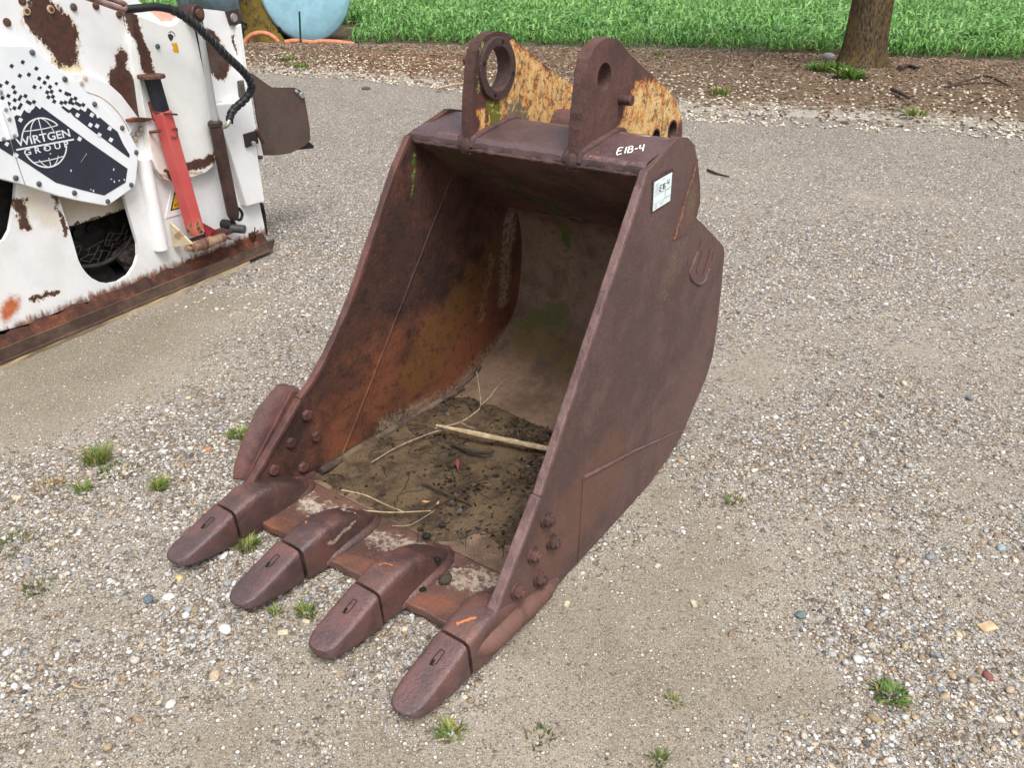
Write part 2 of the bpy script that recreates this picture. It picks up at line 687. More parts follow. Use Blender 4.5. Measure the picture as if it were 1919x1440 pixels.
WET = [(gp(q)[:2], r) for q, r in (((120, 690), .28), ((260, 625), .25), ((380, 560), .2), ((30, 740), .3), ((200, 660), .3))]
wet = np.zeros_like(XX)
for c_, r_ in WET: wet = wet + np.exp(-((XX - c_[0]) ** 2 + (YY - c_[1]) ** 2) / r_ ** 2)
fld = np.clip((YY - corn_y(XX) + .3) / .5, 0, 1)
GC = np.stack([dens(XX, YY), fld, np.clip(wet, 0, 1), np.ones_like(XX)], -1).reshape(-1, 4)
gm = fast_mesh('ground', V, Fq, GC)
ground = link('ground', gm, ground_mat(), smooth=60)
tag(ground, 'tan dirt and gravel yard under the excavator bucket', kind='structure')

# ---- loose stones of the yard
PAL = np.array([lin(*c) for c in ((210, 207, 202), (198, 196, 191), (182, 181, 178), (166, 165, 163), (142, 147, 153), (198, 180, 152),
                                  (172, 152, 124), (150, 128, 106), (120, 108, 98), (92, 92, 94), (205, 196, 178), (176, 158, 136))])
PALW = np.array([.11, .12, .11, .09, .06, .11, .13, .11, .06, .03, .10, .10]); PALW /= PALW.sum()


def ico(sub, n, jit):
    bm = bmesh.new()
    bmesh.ops.create_icosphere(bm, subdivisions=sub, radius=1.0)
    v = np.array([q.co[:] for q in bm.verts]); f = np.array([[q.index for q in p.verts] for p in bm.faces])
    bm.free()
    out = []
    for i in range(n):
        k = RNG.normal(0, 1, (3, 3)); d = np.ones(len(v))
        for a in k:                                   # broad lumps, then small ones
            d += jit * np.tanh(v @ a)
        d *= 1 + RNG.uniform(-jit * .35, jit * .35, len(v))
        out.append((v * d[:, None] * .5, f))
    return out


def in_view(x, y, m=.12):
    d = y * CP + CAM_H * SP
    u = np.abs(x) / d
    v = (y * SP - CAM_H * CP) / d
    return (u < W_ / 2 / F_PX + m) & (v > -H_ / 2 / F_PX - m) & (v < H_ / 2 / F_PX + m)


def under_machine(x, y):
    u = (x - MO[0]) * MU[0] + (y - MO[1]) * MU[1]
    n = (x - MO[0]) * MN[0] + (y - MO[1]) * MN[1]
    return (u > -.02) & (n < .06)


def in_bucket(x, y):
    bx = (x - B_X) * BX[0] + (y - B_Y) * BX[1]
    by = (x - B_X) * BY[0] + (y - B_Y) * BY[1]
    return (np.abs(bx) < .49) & (by > .02) & (by < .95)


def scatter(n, y0, y1, pw, kmin=0.0):
    px, py = [], []
    tot = 0
    while tot < n:
        m = n * 4
        y = y0 * (y1 / y0) ** RNG.random(m)              # denser close to the camera
        x = RNG.uniform(-1, 1, m) * (.75 * y + .6)
        ok = in_view(x, y) & ~under_machine(x, y) & ~in_bucket(x, y) & (y < edge_y(x) - .05)
        x, y = x[ok], y[ok]
        ok = RNG.random(len(x)) < np.clip(dens(x, y), kmin, 1) ** pw
        px.append(x[ok]); py.append(y[ok]); tot += ok.sum()
    return np.concatenate(px)[:n], np.concatenate(py)[:n]


STONE = attr_mat('pebble_stone', .85, 0, .25, 220.0, .25)


def stones(name, n, y0, y1, dlo, dhi, sub, pw, label, jit=.16, white=0.0, sink=.28):
    x, y = scatter(n, y0, y1, pw)
    d = dlo * (dhi / dlo) ** (RNG.random(n) ** 1.6)
    sc = np.stack([d * RNG.uniform(.9, 1.35, n), d * RNG.uniform(.7, 1.0, n), d * RNG.uniform(.45, .75, n)], -1)
    rot = rotz(RNG.uniform(0, 6.283, n)) @ tilt(RNG.normal(0, .25, n), RNG.normal(0, .25, n))
    w = PALW.copy(); w[:3] *= 1 + white; w /= w.sum()
    col = PAL[RNG.choice(len(PAL), n, p=w)].copy()
    col[:, :3] *= RNG.uniform(.62, 1.02, (n, 1))
    pos = np.stack([x, y, gh(x, y) + sc[:, 2] * (.5 - sink)], -1)
    Vv, Ff, Cc = replicate(ico(sub, 10, jit), pos, rot, sc, col)
    o = link(name, fast_mesh(name, Vv, Ff, Cc), STONE, smooth=50)
    return tag(o, label, 'gravel', kind='stuff')


stones('fine_gravel', 34000, 1.0, 4.8, .0035, .009, 1, .9, 'fine grit lying over the dirt of the yard')
stones('gravel', 17000, 1.0, 7.5, .007, .017, 1, 2.1, 'loose white and grey gravel over the yard', white=.4)
stones('pebbles', 800, 1.0, 5.5, .015, .029, 2, 2.2, 'larger rounded pebbles among the gravel', white=.4)
stones('far_gravel', 26000, 3.8, 14.0, .009, .023, 1, .5, 'pale crushed gravel on the lane beyond the bucket', white=1.6)


def single_stone(q, d, col, label, name='stone', group=None, seed=0, flat=.6, z0=None):
    v, f = ico(2, 1, .2)[0]
    v = v * np.array([d * 1.15, d * .9, d * flat])
    me = bpy.data.meshes.new(name)
    me.from_pydata(v.tolist(), [], f.tolist()); me.update()
    color_attr(me, np.repeat(np.array([lin(*col)]), len(v), 0))
    o = link(name, me, STONE, smooth=50)
    P = gp(q)
    o.location = (P[0], P[1], (gh(P[0], P[1]) if z0 is None else z0) + d * flat * .22)
    o.rotation_euler = (0, 0, seed * 1.7)
    return tag(o, label, 'stone', group)


single_stone((1850, 1265), .026, (132, 84, 78), 'small brick-red stone lying among white pebbles', seed=1)
single_stone((1505, 1155), .028, (104, 118, 116), 'rounded blue-green stone in the bare dirt', seed=2)
single_stone((276, 1127), .030, (98, 110, 120), 'flat slate-blue stone in front of the bucket teeth', seed=3)
single_stone((318, 1118), .001 + .029, (214, 208, 198), 'white oval stone beside the flat slate-blue stone', seed=4)
single_stone((337, 1083), .022, (205, 178, 120), 'yellowish stone near the bucket tooth tips', seed=5)
single_stone((1875, 1028), .030, (146, 160, 164), 'pale blue-grey stone in the gravel patch', seed=6)
single_stone((420, 1183), .036, (206, 204, 198), 'large white angular stone in front of the bucket', seed=7)

# ---- mulch bed between the yard and the field
BU = np.linspace(0, 1, 26)
bx_ = np.linspace(-14, 16, 220)


def bed_z(t): return .002 + .10 * np.sin(np.clip(t, 0, 1) * math.pi) ** 1.25


VV = []
for t in BU:
    y0, y1 = edge_y(bx_), corn_y(bx_) + .4
    y = y0 + (y1 - y0) * t
    z = bed_z(t) + .03 * (fbm(bx_, y, 2.0, 12, 3) - .5) * np.sin(t * math.pi)
    if t == 0 or t == 1: z = np.full_like(y, -.02)
    VV.append(np.stack([bx_, y, z], -1))
VV = np.concatenate(VV)
n_ = len(bx_)
ii = (np.arange(len(BU) - 1)[:, None] * n_ + np.arange(n_ - 1)[None]).ravel()
g = G('mulch_soil')
nn = g.noise(6, 6, .65); nf_ = g.noise(60, 4, .7)
cc = g.mix(g.step(nf_, .35, .65), lin(88, 72, 56), lin(132, 112, 90))
cc = g.mix(g.mul(g.step(nn, .5, .8), .6), cc, lin(118, 104, 86))
ba = g.node('ShaderNodeAttribute', attribute_name='Col')
bs_ = g.node('ShaderNodeSeparateColor'); g.put(bs_.inputs[0], ba.outputs['Color'])
cc = g.mix(g.step(g.add(bs_.outputs[0], g.mul(g.sub(nn, .5), .22)), .16, .03), cc, g.mix(g.step(nf_, .3, .7), lin(150, 142, 128), lin(196, 190, 180)))
g.bump(nf_, .8, .02)
bed = link('mulch_bed', fast_mesh('mulch_bed', VV, np.stack([ii, ii + 1, ii + n_ + 1, ii + n_], -1), np.repeat(np.stack([BU, BU, BU, BU * 0 + 1], -1), n_, 0)), g.done(cc, .95, 0, .15), smooth=60)
tag(bed, 'raised bed of brown bark mulch between yard and corn field', kind='structure')


def bed_pts(n, tlo, thi, tpow=1.0):
    x = RNG.uniform(-9.5, 13.5, n)
    t = tlo + (thi - tlo) * RNG.random(n) ** tpow
    y = edge_y(x) + (corn_y(x) + .4 - edge_y(x)) * t
    z = bed_z(t) + .03 * (fbm(x, y, 2.0, 12, 3) - .5) * np.sin(t * math.pi)
    k = np.abs(x) < .70 * y + 1
    return x[k], y[k], z[k], t[k]


# bark chips: thin flat splinters
chip = []
for i in range(6):
    a, b = RNG.uniform(.35, .5, 2)
    v = np.array([(-.5, -a * .5, 0), (.45, -b * .4, .04), (.5, b * .4, .0), (-.4, a * .5, .06),
                  (-.5, -a * .5, -.14), (.45, -b * .4, -.1), (.5, b * .4, -.14), (-.4, a * .5, -.08)])
    chip.append((v, np.array([(0, 1, 2, 3), (0, 4, 5, 1), (1, 5, 6, 2), (2, 6, 7, 3), (3, 7, 4, 0)])))
x, y, z, t = bed_pts(44000, -.10, .99)
k = RNG.random(len(x)) < np.clip((t + .10) / .2, .02, 1) ** 1.5
x, y, z, t = x[k], y[k], z[k], t[k]
n = len(x)
L = RNG.uniform(.03, .085, n)
sc = np.stack([L, L * RNG.uniform(.4, .9, n), L * .6], -1)
rot = rotz(RNG.uniform(0, 6.283, n)) @ tilt(RNG.normal(0, .35, n), RNG.normal(0, .35, n))
CP_ = np.array([lin(*c) for c in ((168, 142, 118), (190, 166, 140), (208, 190, 166), (142, 114, 92), (112, 90, 74), (218, 206, 186), (180, 132, 100), (164, 152, 134))])
pw_ = np.array([.2, .17, .09, .2, .17, .05, .05, .1])
col = CP_[RNG.choice(8, n, p=pw_ / pw_.sum())].copy()
# a warmer, redder heap towards the left of the bed
red = np.clip(1 - np.abs(x + 1.8) / 2.2, 0, 1) * (t < .5)
col[:, :3] *= 1 + red[:, None] * np.array([.14, -.08, -.16])
col[:, :3] *= RNG.uniform(.42, .82, (n, 1))
V_, F_, C_ = replicate(chip, np.stack([x, y, z + L * .12], -1), rot, sc, col)
tag(link('bark_chips', fast_mesh('bark_chips', V_, F_, C_), attr_mat('bark_chip', .9, 0, 0, 90.0, .15)),
    'loose brown bark chips covering the mulch bed', 'mulch', kind='stuff')
# pale stones along the front of the bed
x, y, z, t = bed_pts(9000, -.06, .40, 1.6)
k = RNG.random(len(x)) < np.clip(.35 + 1.3 * (fbm(x, y, .8, 31, 3) - .4), .03, 1)
x, y, z = x[k], y[k], z[k]
n = len(x)
d = RNG.uniform(.018, .045, n)
col = np.array([lin(*c) for c in ((220, 212, 192), (205, 196, 176), (190, 186, 178), (214, 204, 180))])[RNG.integers(0, 4, n)].copy()
col[:, :3] *= RNG.uniform(.75, 1.1, (n, 1))
V_, F_, C_ = replicate(ico(1, 8, .18), np.stack([x, y, z + d * .15], -1), rotz(RNG.uniform(0, 6.28, n)),
                       np.stack([d * 1.2, d, d * .7], -1), col)
tag(link('edge_stones', fast_mesh('edge_stones', V_, F_, C_), STONE, smooth=50),
    'pale stones scattered along the front edge of the mulch bed', 'gravel', kind='stuff')


# ---- corn field
def corn_plant(leaves, segs, seed):
    rg = np.random.default_rng(seed)
    V, Fc = [], []

    def strip(P, Wd, side):
        b = len(V)
        for p, w in zip(P, Wd):
            V.append(p + side * w); V.append(p - side * w)
        for i in range(len(P) - 1):
            Fc.append((b + 2 * i, b + 2 * i + 1, b + 2 * i + 3, b + 2 * i + 2))
    a0 = rg.uniform(0, 6.28)
    for s_ in ((1, 0, 0), (0, 1, 0)):
        strip([np.array((0, 0, 0.)), np.array((0, 0, .55))], [.018, .012], np.array(s_, float))
    for i in range(leaves):
        t = (i + .5) / leaves
        a = a0 + (i % 2) * math.pi + rg.normal(0, .5)
        d = np.array((math.cos(a), math.sin(a), 0)); sd_ = np.array((-d[1], d[0], 0))
        L = rg.uniform(.42, .62) * (.65 + .6 * math.sin(t * 2.6))
        h0 = .08 + .45 * t
        up = rg.uniform(.75, 1.25) + .35 * t
        P, Wd = [], []
        for k in range(segs + 1):
            s_ = k / segs
            P.append(np.array((0, 0, h0)) + d * L * (.62 * s_ + .15 * s_ * s_) + np.array((0, 0, L * (up * s_ - (up * .62 + .25) * s_ * s_ * 1.25))))
            Wd.append(.036 * (math.sin(math.pi * min(1, (.25 + .75 * s_))) ** .7 + .02) if k < segs else .003)
        tw = sd_ + np.array((0, 0, rg.uniform(-.5, .5)))
        strip(P, Wd, tw)
    return np.array(V), np.array(Fc)


LEAF = attr_mat('corn_leaf', .36, .3, 0, 12.0, .7)
near_v = [corn_plant(7, 3, s) for s in range(8)]
far_v = [corn_plant(6, 2, 40 + s) for s in range(8)]
CORN_C = np.array([lin(*c) for c in ((108, 156, 78), (124, 170, 90), (94, 144, 68), (140, 182, 106), (118, 164, 92))])


def corn_spots(ylo, yhi, per_m2):
    n = int(per_m2 * (yhi - ylo) * (.75 * (ylo + yhi) + 4))
    y = RNG.uniform(ylo, yhi, n)
    x = RNG.uniform(-1, 1, n) * (.72 * y + 2)
    off = (y - corn_y(x))
    # rows run beside the yard, 0.5 m apart
    row = .5
    y = y - (off - np.round(off / row) * row) * .55
    off = y - corn_y(x)
    k = (off > .25) & (np.abs(x) < .70 * y + 1.5) & ~((x < -3.9) & (off < 6.5))
    return x[k], y[k], off[k]


def corn_cols(n):
    c = CORN_C[RNG.integers(0, 5, n)].copy(); c[:, :3] *= RNG.uniform(.8, 1.2, (n, 1)); return c


x, y, off = corn_spots(15.5, 29, 19)
o_ = np.argsort(np.hypot(x, y) + RNG.normal(0, .25, len(x)))
front = o_[:300]
back = o_[300:]
s_all = np.clip(.38 + off * .10, .38, .66) * RNG.uniform(.8, 1.2, len(x))
n = len(back)
V1, F1, C1 = replicate(near_v, np.stack([x, y, 0 * x], -1)[back], rotz(RNG.uniform(0, 6.28, n)), np.repeat(s_all[back][:, None], 3, 1), corn_cols(n))
x2, y2, _ = corn_spots(29, 64, 9)
n = len(x2)
sc = np.repeat(RNG.uniform(.65, .95, (n, 1)), 3, 1); sc[:, :2] *= 1.1
V2, F2, C2 = replicate(far_v, np.stack([x2, y2, 0 * x2], -1), rotz(RNG.uniform(0, 6.28, n)), sc, corn_cols(n))
cf = link('corn_field', fast_mesh('corn_field', np.concatenate([V1, V2]), np.concatenate([F1, F2 + len(V1)]), np.concatenate([C1, C2])), LEAF, smooth=80)
tag(cf, 'dense field of young green corn stretching away behind the mulch bed', 'corn', kind='stuff')
pm = []
for i, (v, f) in enumerate(near_v):
    me = fast_mesh('corn_plant', v, f, np.repeat(CORN_C[i % 5][None] * np.array([1.05, 1.05, 1, 1]), len(v), 0))
    me.materials.append(LEAF); me.shade_smooth()
    pm.append(me)
for k, i in enumerate(front):
    o = bpy.data.objects.new('corn_plant', pm[k % 8])
    COL.objects.link(o)
    o.location = (x[i], y[i], 0); o.rotation_euler = (0, 0, RNG.uniform(0, 6.28)); o.scale = [float(s_all[i])] * 3
    tag(o, 'small young corn plant on the front edge of the field', 'corn', 'corn plants along the front of the field')


# ---- trees
def bark_mat(name, lichen, amt):
    g = G(name)
    v = g.vec((1, 1, .22))
    n1 = g.noise(44, 7, .7, v, .6); n2 = g.noise(5, 4, .6); n3 = g.noise(90, 4, .7, v)
    c = g.mix(g.step(n1, .35, .65), lin(62, 52, 40), lin(124, 106, 82))
    c = g.mix(g.mul(g.step(n3, .55, .7), .5), c, lin(40, 32, 24))
    c = g.mix(g.mul(g.step(g.add(n2, g.mul(n1, .35)), amt, amt + .3), .75), c, lichen)
    g.bump(g.add(n1, g.mul(n3, .5)), .9, .03)
    return g.done(c, .92, 0, .15)


LEAF_T = attr_mat('tree_leaf', .6, .4, 0, 10.0, .3)


def tree(name, base, r0, lean, flare, mat, label, seed, limbs=6, crown_n=2600):
    rg = random.Random(seed)
    e = empty(name, base)
    tag(e, label, 'tree')
    rings = []
    seg = 28
    ph = [rg.uniform(0, 6.28) for _ in range(5)]
    for k in range(26):
        z = -.08 + (k / 25) ** 1.5 * 4.6
        fl = math.exp(-max(z, 0) / .17) * flare + math.exp(-max(z, 0) / .7) * flare * .25
        rr = r0 * (1 - .055 * max(z, 0))
        g_ = []
        for i in range(seg):
            a = 2 * math.pi * i / seg
            lob = .5 + .5 * math.sin(3 * a + ph[0]) * .6 + .25 * math.sin(5 * a + ph[1])
            r = rr * (1 + .035 * math.sin(4 * a + ph[2] + z) + .02 * math.sin(9 * a + ph[3] + 2 * z)) + fl * max(lob, .1)
            g_.append((lean[0] * z + r * math.cos(a), lean[1] * z + r * math.sin(a), z))
        rings.append(g_)
    mb = MB(); mb.loft(rings)
    top = Vector((lean[0] * 4.5, lean[1] * 4.5, 4.4))
    ends = []
    for i in range(limbs):
        a = 2 * math.pi * i / limbs + rg.uniform(-.3, .3)
        p = [top + Vector((0, 0, -.7 * rg.random())), ]
        d = Vector((math.cos(a) * .8, math.sin(a) * .8, .8))
        for k in range(4):
            p.append(p[-1] + d * rg.uniform(.6, .9)); d.z += rg.uniform(-.1, .2); d.x += rg.uniform(-.2, .2)
            ends.append(p[-1])
        mb.tube(p, [r0 * .45, r0 * .34, r0 * .25, r0 * .16, r0 * .06], 8)
    mb.build('trunk', mat, e, smooth=70)
    c = np.array([ends[rg.randrange(len(ends))][:] for _ in range(crown_n)])
    P = c + RNG.normal(0, .75, (crown_n, 3)) * np.array([1, 1, .7])
    P[:, 2] = np.maximum(P[:, 2], 3.7)
    q = np.array([(-.5, 0, 0), (0, -.28, .05), (.5, 0, 0), (0, .28, .05)])
    rot = rotz(RNG.uniform(0, 6.28, crown_n)) @ tilt(RNG.normal(0, .7, crown_n), RNG.normal(0, .7, crown_n))
    col = np.repeat(np.array([lin(62, 98, 40)]), crown_n, 0); col[:, :3] *= RNG.uniform(.6, 1.3, (crown_n, 1))
    V_, F_, C_ = replicate([(q, np.array([(0, 1, 2, 3)]))], P, rot, np.repeat(RNG.uniform(.12, .22, (crown_n, 1)), 3, 1), col)
    link('crown', fast_mesh('crown', V_, F_, C_), LEAF_T, e)
    return e


zt = .07
P = gp((1626, 131), zt)
tree('tree', (P[0], P[1] + .35, zt - .03), .335, (-.005, .0), .21, bark_mat('bark_ochre_lichen', lin(122, 102, 56), .66),
     'large tree with flared ochre-lichened trunk standing in the mulch bed', 3)
P2 = gp((490, 80), .03)
tree('tree', (P2[0], P2[1] + .35, 0), .355, (-.16, .0), .16, bark_mat('bark_mossy', lin(138, 118, 44), .42),
     'leaning mossy yellow-green tree trunk in front of the blue tank', 9)

# ---- blue storage tank lying behind the leaning tree
TA = R(41)
TP = gp((585, 77.5))
TR = 1.15
te = empty('storage_tank', (TP[0], TP[1], 0), TA)
tag(te, 'big light blue cylindrical tank lying on the ground behind the leaning tree', 'tank')
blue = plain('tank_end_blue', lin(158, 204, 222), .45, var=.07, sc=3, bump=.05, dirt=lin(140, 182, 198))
grey_b = plain('tank_side_blue', lin(146, 178, 188), .5, var=.08, sc=3, bump=.05, dirt=lin(110, 128, 130))  # greyer than the end: weathering, plus the side's shade put into the colour
mb = MB()
rings = []
for (yy, r) in ((0.02, TR), (.06, TR), (1.2, TR), (2.6, TR), (4.0, TR), (5.5, TR)):
    rings.append([(r * math.cos(a), yy, TR + r * math.sin(a)) for a in (2 * math.pi * k / 64 for k in range(64))])
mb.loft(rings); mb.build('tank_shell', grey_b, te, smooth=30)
mb = MB()
rings = []
for (yy, r) in ((.03, TR * 1.004), (-.02, TR * 1.004), (-.05, TR * .97), (-.10, TR * .8), (-.14, TR * .55), (-.16, TR * .25), (-.165, .02)):
    rings.append([(r * math.cos(a), yy, TR + r * math.sin(a)) for a in (2 * math.pi * k / 64 for k in range(64))])
mb.loft(rings); mb.build('tank_end', blue, te, smooth=60)
for yy in (1.2, 4.2):
    mb = MB(); mb.box((0, yy, .16), 1.5, .25, .34); mb.build('cradle', plain('tank_cradle', lin(90, 92, 92), .7), te, bevel=.01)


def at_dist(q, y): return tuple(hit(q, np.array([0, 1.0, 0]), y))


yv = TP[1] - .5
valve = empty('pipe_valve', at_dist((513, 70), yv)[:2] + (0,))
tag(valve, 'black and white pipe valve standing between the mossy tree and the blue tank', 'valve')
vo = Vector(valve.location)
blk = plain('black_plastic', lin(26, 26, 28), .5, var=.2)
whp = plain('white_pipe', lin(220, 220, 216), .4, var=.06)
ora = plain('orange_hose', lin(196, 126, 92), .6, var=.12, sc=14)
mb = MB(); mb.tube([Vector(at_dist(q, yv)) - vo for q in ((499, 40), (505, 48), (512, 56), (513, 62))], .055, 10); mb.build('pipe', whp, valve, smooth=50)
mb = MB(); c = Vector(at_dist((515, 50), yv)) - vo
mb.tube([c + Vector((.12 * math.cos(a), -.03, .12 * math.sin(a))) for a in (k * 2 * math.pi / 16 for k in range(17))], .035, 8, cap=False)
mb.build('handwheel', blk, valve, smooth=60)
mb = MB(); mb.tube([Vector(at_dist(q, yv)) - vo for q in ((508, 55), (510, 64), (513, 72), (514, 79))], [.06, .07, .06, .05], 10); mb.build('riser', blk, valve, smooth=50)
mb = MB()
yh = yv - .55
mb.tube([at_dist(q, yh) for q in spline([(458, 81), (466, 70), (478, 63), (492, 61.5), (505, 65), (514, 71), (522, 79)], 4)], .055, 10)
o = mb.build('drain_hose', ora, smooth=60)
tag(o, 'orange hose arching over the foot of the mossy tree', 'hose')
mb = MB()
mb.tube([at_dist((q[0], q[1] + .5), yv - .35) for q in spline([(535, 78.5), (550, 76.5), (565, 77), (585, 79.5), (600, 77.5), (625, 78), (655, 81.5), (664, 83)], 4)], .06, 10)
o = mb.build('drain_hose', ora, smooth=60)
tag(o, 'orange hose lying flat along the foot of the blue tank', 'hose')
mb = MB()
ys_ = yv - .5
mb.tube([at_dist((563.5, 80.5), ys_), at_dist((561, 21), ys_)], .022, 8)
tag(mb.build('marker_stake', plain('green_stake', lin(22, 60, 48), .5)), 'thin dark green stake standing in front of the blue tank', 'stake')

# stones, sticks and weeds of the bed
single_stone((1548, 118), .24, (150, 146, 138), 'grey boulder lying left of the lichened tree', 'boulder', seed=3, flat=.7, z0=.06)
single_stone((1581, 146), .13, (214, 204, 192), 'small white rock at the foot of the lichened tree', 'rock', seed=5, flat=.75, z0=.07)
single_stone((688, 167), .12, (92, 84, 74), 'dark wedge of stone lying alone on the pale lane', 'stone', seed=2, flat=.5)
GR = attr_mat('grass_blade', .6, .35, 0, 30.0, .3)


def tuft(q, n, h, spread, label, name='grass_tuft', group='grass tufts in the yard', z0=0.0, wd=.0022, base=(112, 140, 66), flop=1.1):
    c = gp(q, z0)
    V, Fq = [], []
    for i in range(n):
        a = RNG.uniform(0, 6.28); r = spread * math.sqrt(RNG.random())
        p = np.array((r * math.cos(a), r * math.sin(a), 0.0))
        a2 = a + RNG.normal(0, .7)
        d = np.array((math.cos(a2), math.sin(a2), 0)); sd_ = np.array((-d[1], d[0], 0))
        L = h * RNG.uniform(.5, 1.15); k = RNG.uniform(.2, flop)
        b = len(V)
        for s_, w in ((0, 1), (.4, .9), (.75, .6), (1, .1)):
            pt = p + d * L * k * s_ * s_ + np.array((0, 0, L * (s_ - .35 * k * s_ * s_)))
            V.append(pt + sd_ * wd * w); V.append(pt - sd_ * wd * w)
        for j in range(3): Fq.append((b + 2 * j, b + 2 * j + 1, b + 2 * j + 3, b + 2 * j + 2))
    V = np.array(V)
    col = np.repeat(np.array([lin(*base)]), n, 0); col[:, :3] *= RNG.uniform(.6, 1.35, (n, 1)); col[:, 0] *= RNG.uniform(.8, 1.5, n)
    dry = RNG.random(n) < .16; col[dry] = np.array(lin(176, 158, 112))
    me = fast_mesh(name, V, np.array(Fq), np.repeat(col, 8, 0))
    o = link(name, me, GR, smooth=80)
    o.location = (c[0], c[1], z0 - .004 if z0 else gh(c[0], c[1]) - .002)
    return tag(o, label, 'grass', group)


tuft((183, 862), 260, .06, .045, 'bushy bright green grass tuft, the fullest one in the gravel', wd=.0016)
tuft((299, 916), 110, .05, .025, 'green grass tuft in gravel left of the side cutter')
tuft((158, 918), 70, .04, .025, 'thin grass tuft just below the fullest grass tuft')
tuft((447, 818), 120, .045, .035, 'grass tuft half hidden behind the flared side cutter')
tuft((465, 1026), 110, .05, .028, 'grass tuft between the first two bucket teeth')
tuft((577, 1150), 60, .04, .022, 'sparse grass under the second and third bucket teeth')
tuft((515, 1150), 30, .03, .015, 'few grass blades beside the second bucket tooth')
tuft((1262, 1315), 26, .022, .02, 'low sparse weed in bare dirt right of the bucket')
tuft((1375, 940), 40, .03, .03, 'faint low weed in dirt beside the bucket wall')
tuft((845, 1375), 50, .03, .025, 'low leafy weed in front of the outer bucket tooth', wd=.003, flop=1.4)
tuft((1010, 1385), 40, .022, .035, 'flat trodden weed on bare dirt before the bucket', base=(84, 98, 58))
tuft((90, 912), 60, .03, .05, 'dry yellowish grass lying flat on the gravel', base=(150, 136, 84), flop=1.6)
tuft((220, 885), 70, .025, .07, 'low green clover patch near the fullest grass tuft', base=(84, 108, 62), wd=.003, flop=1.3)
tuft((20, 1020), 60, .03, .06, 'low weeds at the gravel edge far from the bucket', base=(86, 108, 60), wd=.0025, flop=1.3)
tuft((70, 1105), 40, .03, .04, 'small weed patch in dirt near the slate-blue stone', base=(86, 108, 60), flop=1.3)
tuft((1670, 1303), 120, .026, .034, 'dark green leafy weed growing among white pebbles', 'weed', wd=.0035, flop=1.6, base=(96, 128, 68))
tuft((1235, 1425), 40, .025, .02, 'tiny weed in dirt right in front of the bucket', base=(90, 120, 54))
tuft((1550, 136), 260, .20, .34, 'green weed clump at the foot of the lichened tree', 'weed', 'weeds in the mulch bed', .07, .02, (78, 120, 46), 1.4)
tuft((1590, 150), 90, .22, .2, 'leafy weeds beside the small white rock', 'weed', 'weeds in the mulch bed', .07, .03, (80, 124, 50), 1.4)
for q, lb in (((1715, 215), 'lone green weed in pale stones below the lichened tree'), ((540, 112), 'small green weed in mulch before the blue tank'),
              ((565, 125), 'green weed on the mulch edge before the blue tank'), ((1350, 175), 'small weed in mulch right of the bucket lugs'),
              ((735, 97), 'small weed clump at the back of the mulch'), ((1235, 104), 'low weeds between the bucket lugs and the corn')):
    tuft(q, 50, .10, .13, lb, 'weed', 'weeds in the mulch bed', .07, .012, (104, 136, 60), 1.3)


def stick(path, r, mat, label, name='twig', group=None, cat='twig', taper=.5, seg=6):
    P_ = spline(path, 3)
    mb = MB(); mb.tube(P_, [r * (1 - taper * i / len(P_)) for i in range(len(P_))], seg)
    return tag(mb.build(name, mat, smooth=60), label, cat, group)


dkw = plain('dark_twig', lin(70, 56, 46), .9, var=.25, sc=40)
palew = plain('pale_wood', lin(184, 164, 130), .8, var=.2, sc=60, dirt=lin(140, 120, 92))
greyw = plain('weathered_twig', lin(150, 134, 116), .85, var=.2, sc=60)
zb = .12
stick([gp(q, zb) for q in ((1672, 167), (1690, 175), (1704, 184))], .03, dkw, 'dark broken branch lying in mulch below the tree', 'branch')
stick([gp(q, zb) for q in ((1780, 160), (1815, 150), (1850, 142), (1890, 160))], .02, dkw, 'long bent dark branch in mulch right of the tree', 'branch')
stick([gp(q, zb) for q in ((1770, 163), (1830, 155), (1895, 161))], .014, dkw, 'thin straight twig under the bent dark branch', 'twig')
stick([gp(q, zb + .02) for q in ((1685, 128), (1700, 123), (1720, 127))], .05, dkw, 'dark surface root beside the lichened trunk', 'tree_root', cat='root')
stick([gp(q, .05) for q in ((818, 166), (845, 160), (880, 154))], .025, palew, 'pale split stick on the yard edge behind the bucket', 'stick')
stick([gp(q, .04) for q in ((590 + 7, 142), (836, 146), (842, 158))][1:], .02, greyw, 'short grey forked twig at the mulch edge', 'twig', seg=5)
stick([gp(q, .012) for q in ((1326, 318), (1345, 326), (1366, 331))], .012, dkw, 'curved dark twig on the pale gravel lane', 'twig')
stick([gp(q, .006) for q in ((138, 1285), (150, 1289), (165, 1290), (175, 1298))], .0025, palew, 'pale curled root fibre on the dirt foreground', 'fibre', taper=.2)


chipw = plain('chip_wood', lin(198, 184, 158), .85, var=.15, sc=80)


def wood_bit(q, L, rz, label, col=chipw):
    c = gp(q)
    mb = MB(); mb.box((0, 0, .004), L, L * .55, .007, Matrix.Rotation(.12, 3, 'X'))
    o = mb.build('wood_chip', col, bevel=.0015)
    o.location = (c[0], c[1], gh(c[0], c[1])); o.rotation_euler = (0, 0, rz)
    return tag(o, label, 'wood chip', 'cut wood chips in the yard')


wood_bit((530, 1187), .028, .2, 'pale square wood chip on the ground by the teeth')
wood_bit((574, 1166), .022, -.3, 'smaller wood chip beside the pale square chip')
wood_bit((1062, 1133), .024, 1.2, 'wood chip under the bolted side of the bucket')
wood_bit((1300, 1133), .026, 1.7, 'long wood chip in dirt right of the bucket')
wood_bit((1232, 1062), .022, .9, 'light wood chip among pebbles right of the bucket')
wood_bit((388, 842), .03, .5, 'orange-brown wood chip on white gravel', plain('orange_wood', lin(190, 130, 80), .8))
wood_bit((1850, 1176), .05, .3, 'torn pale bark piece among the white pebbles', plain('torn_bark', lin(200, 172, 136), .85))

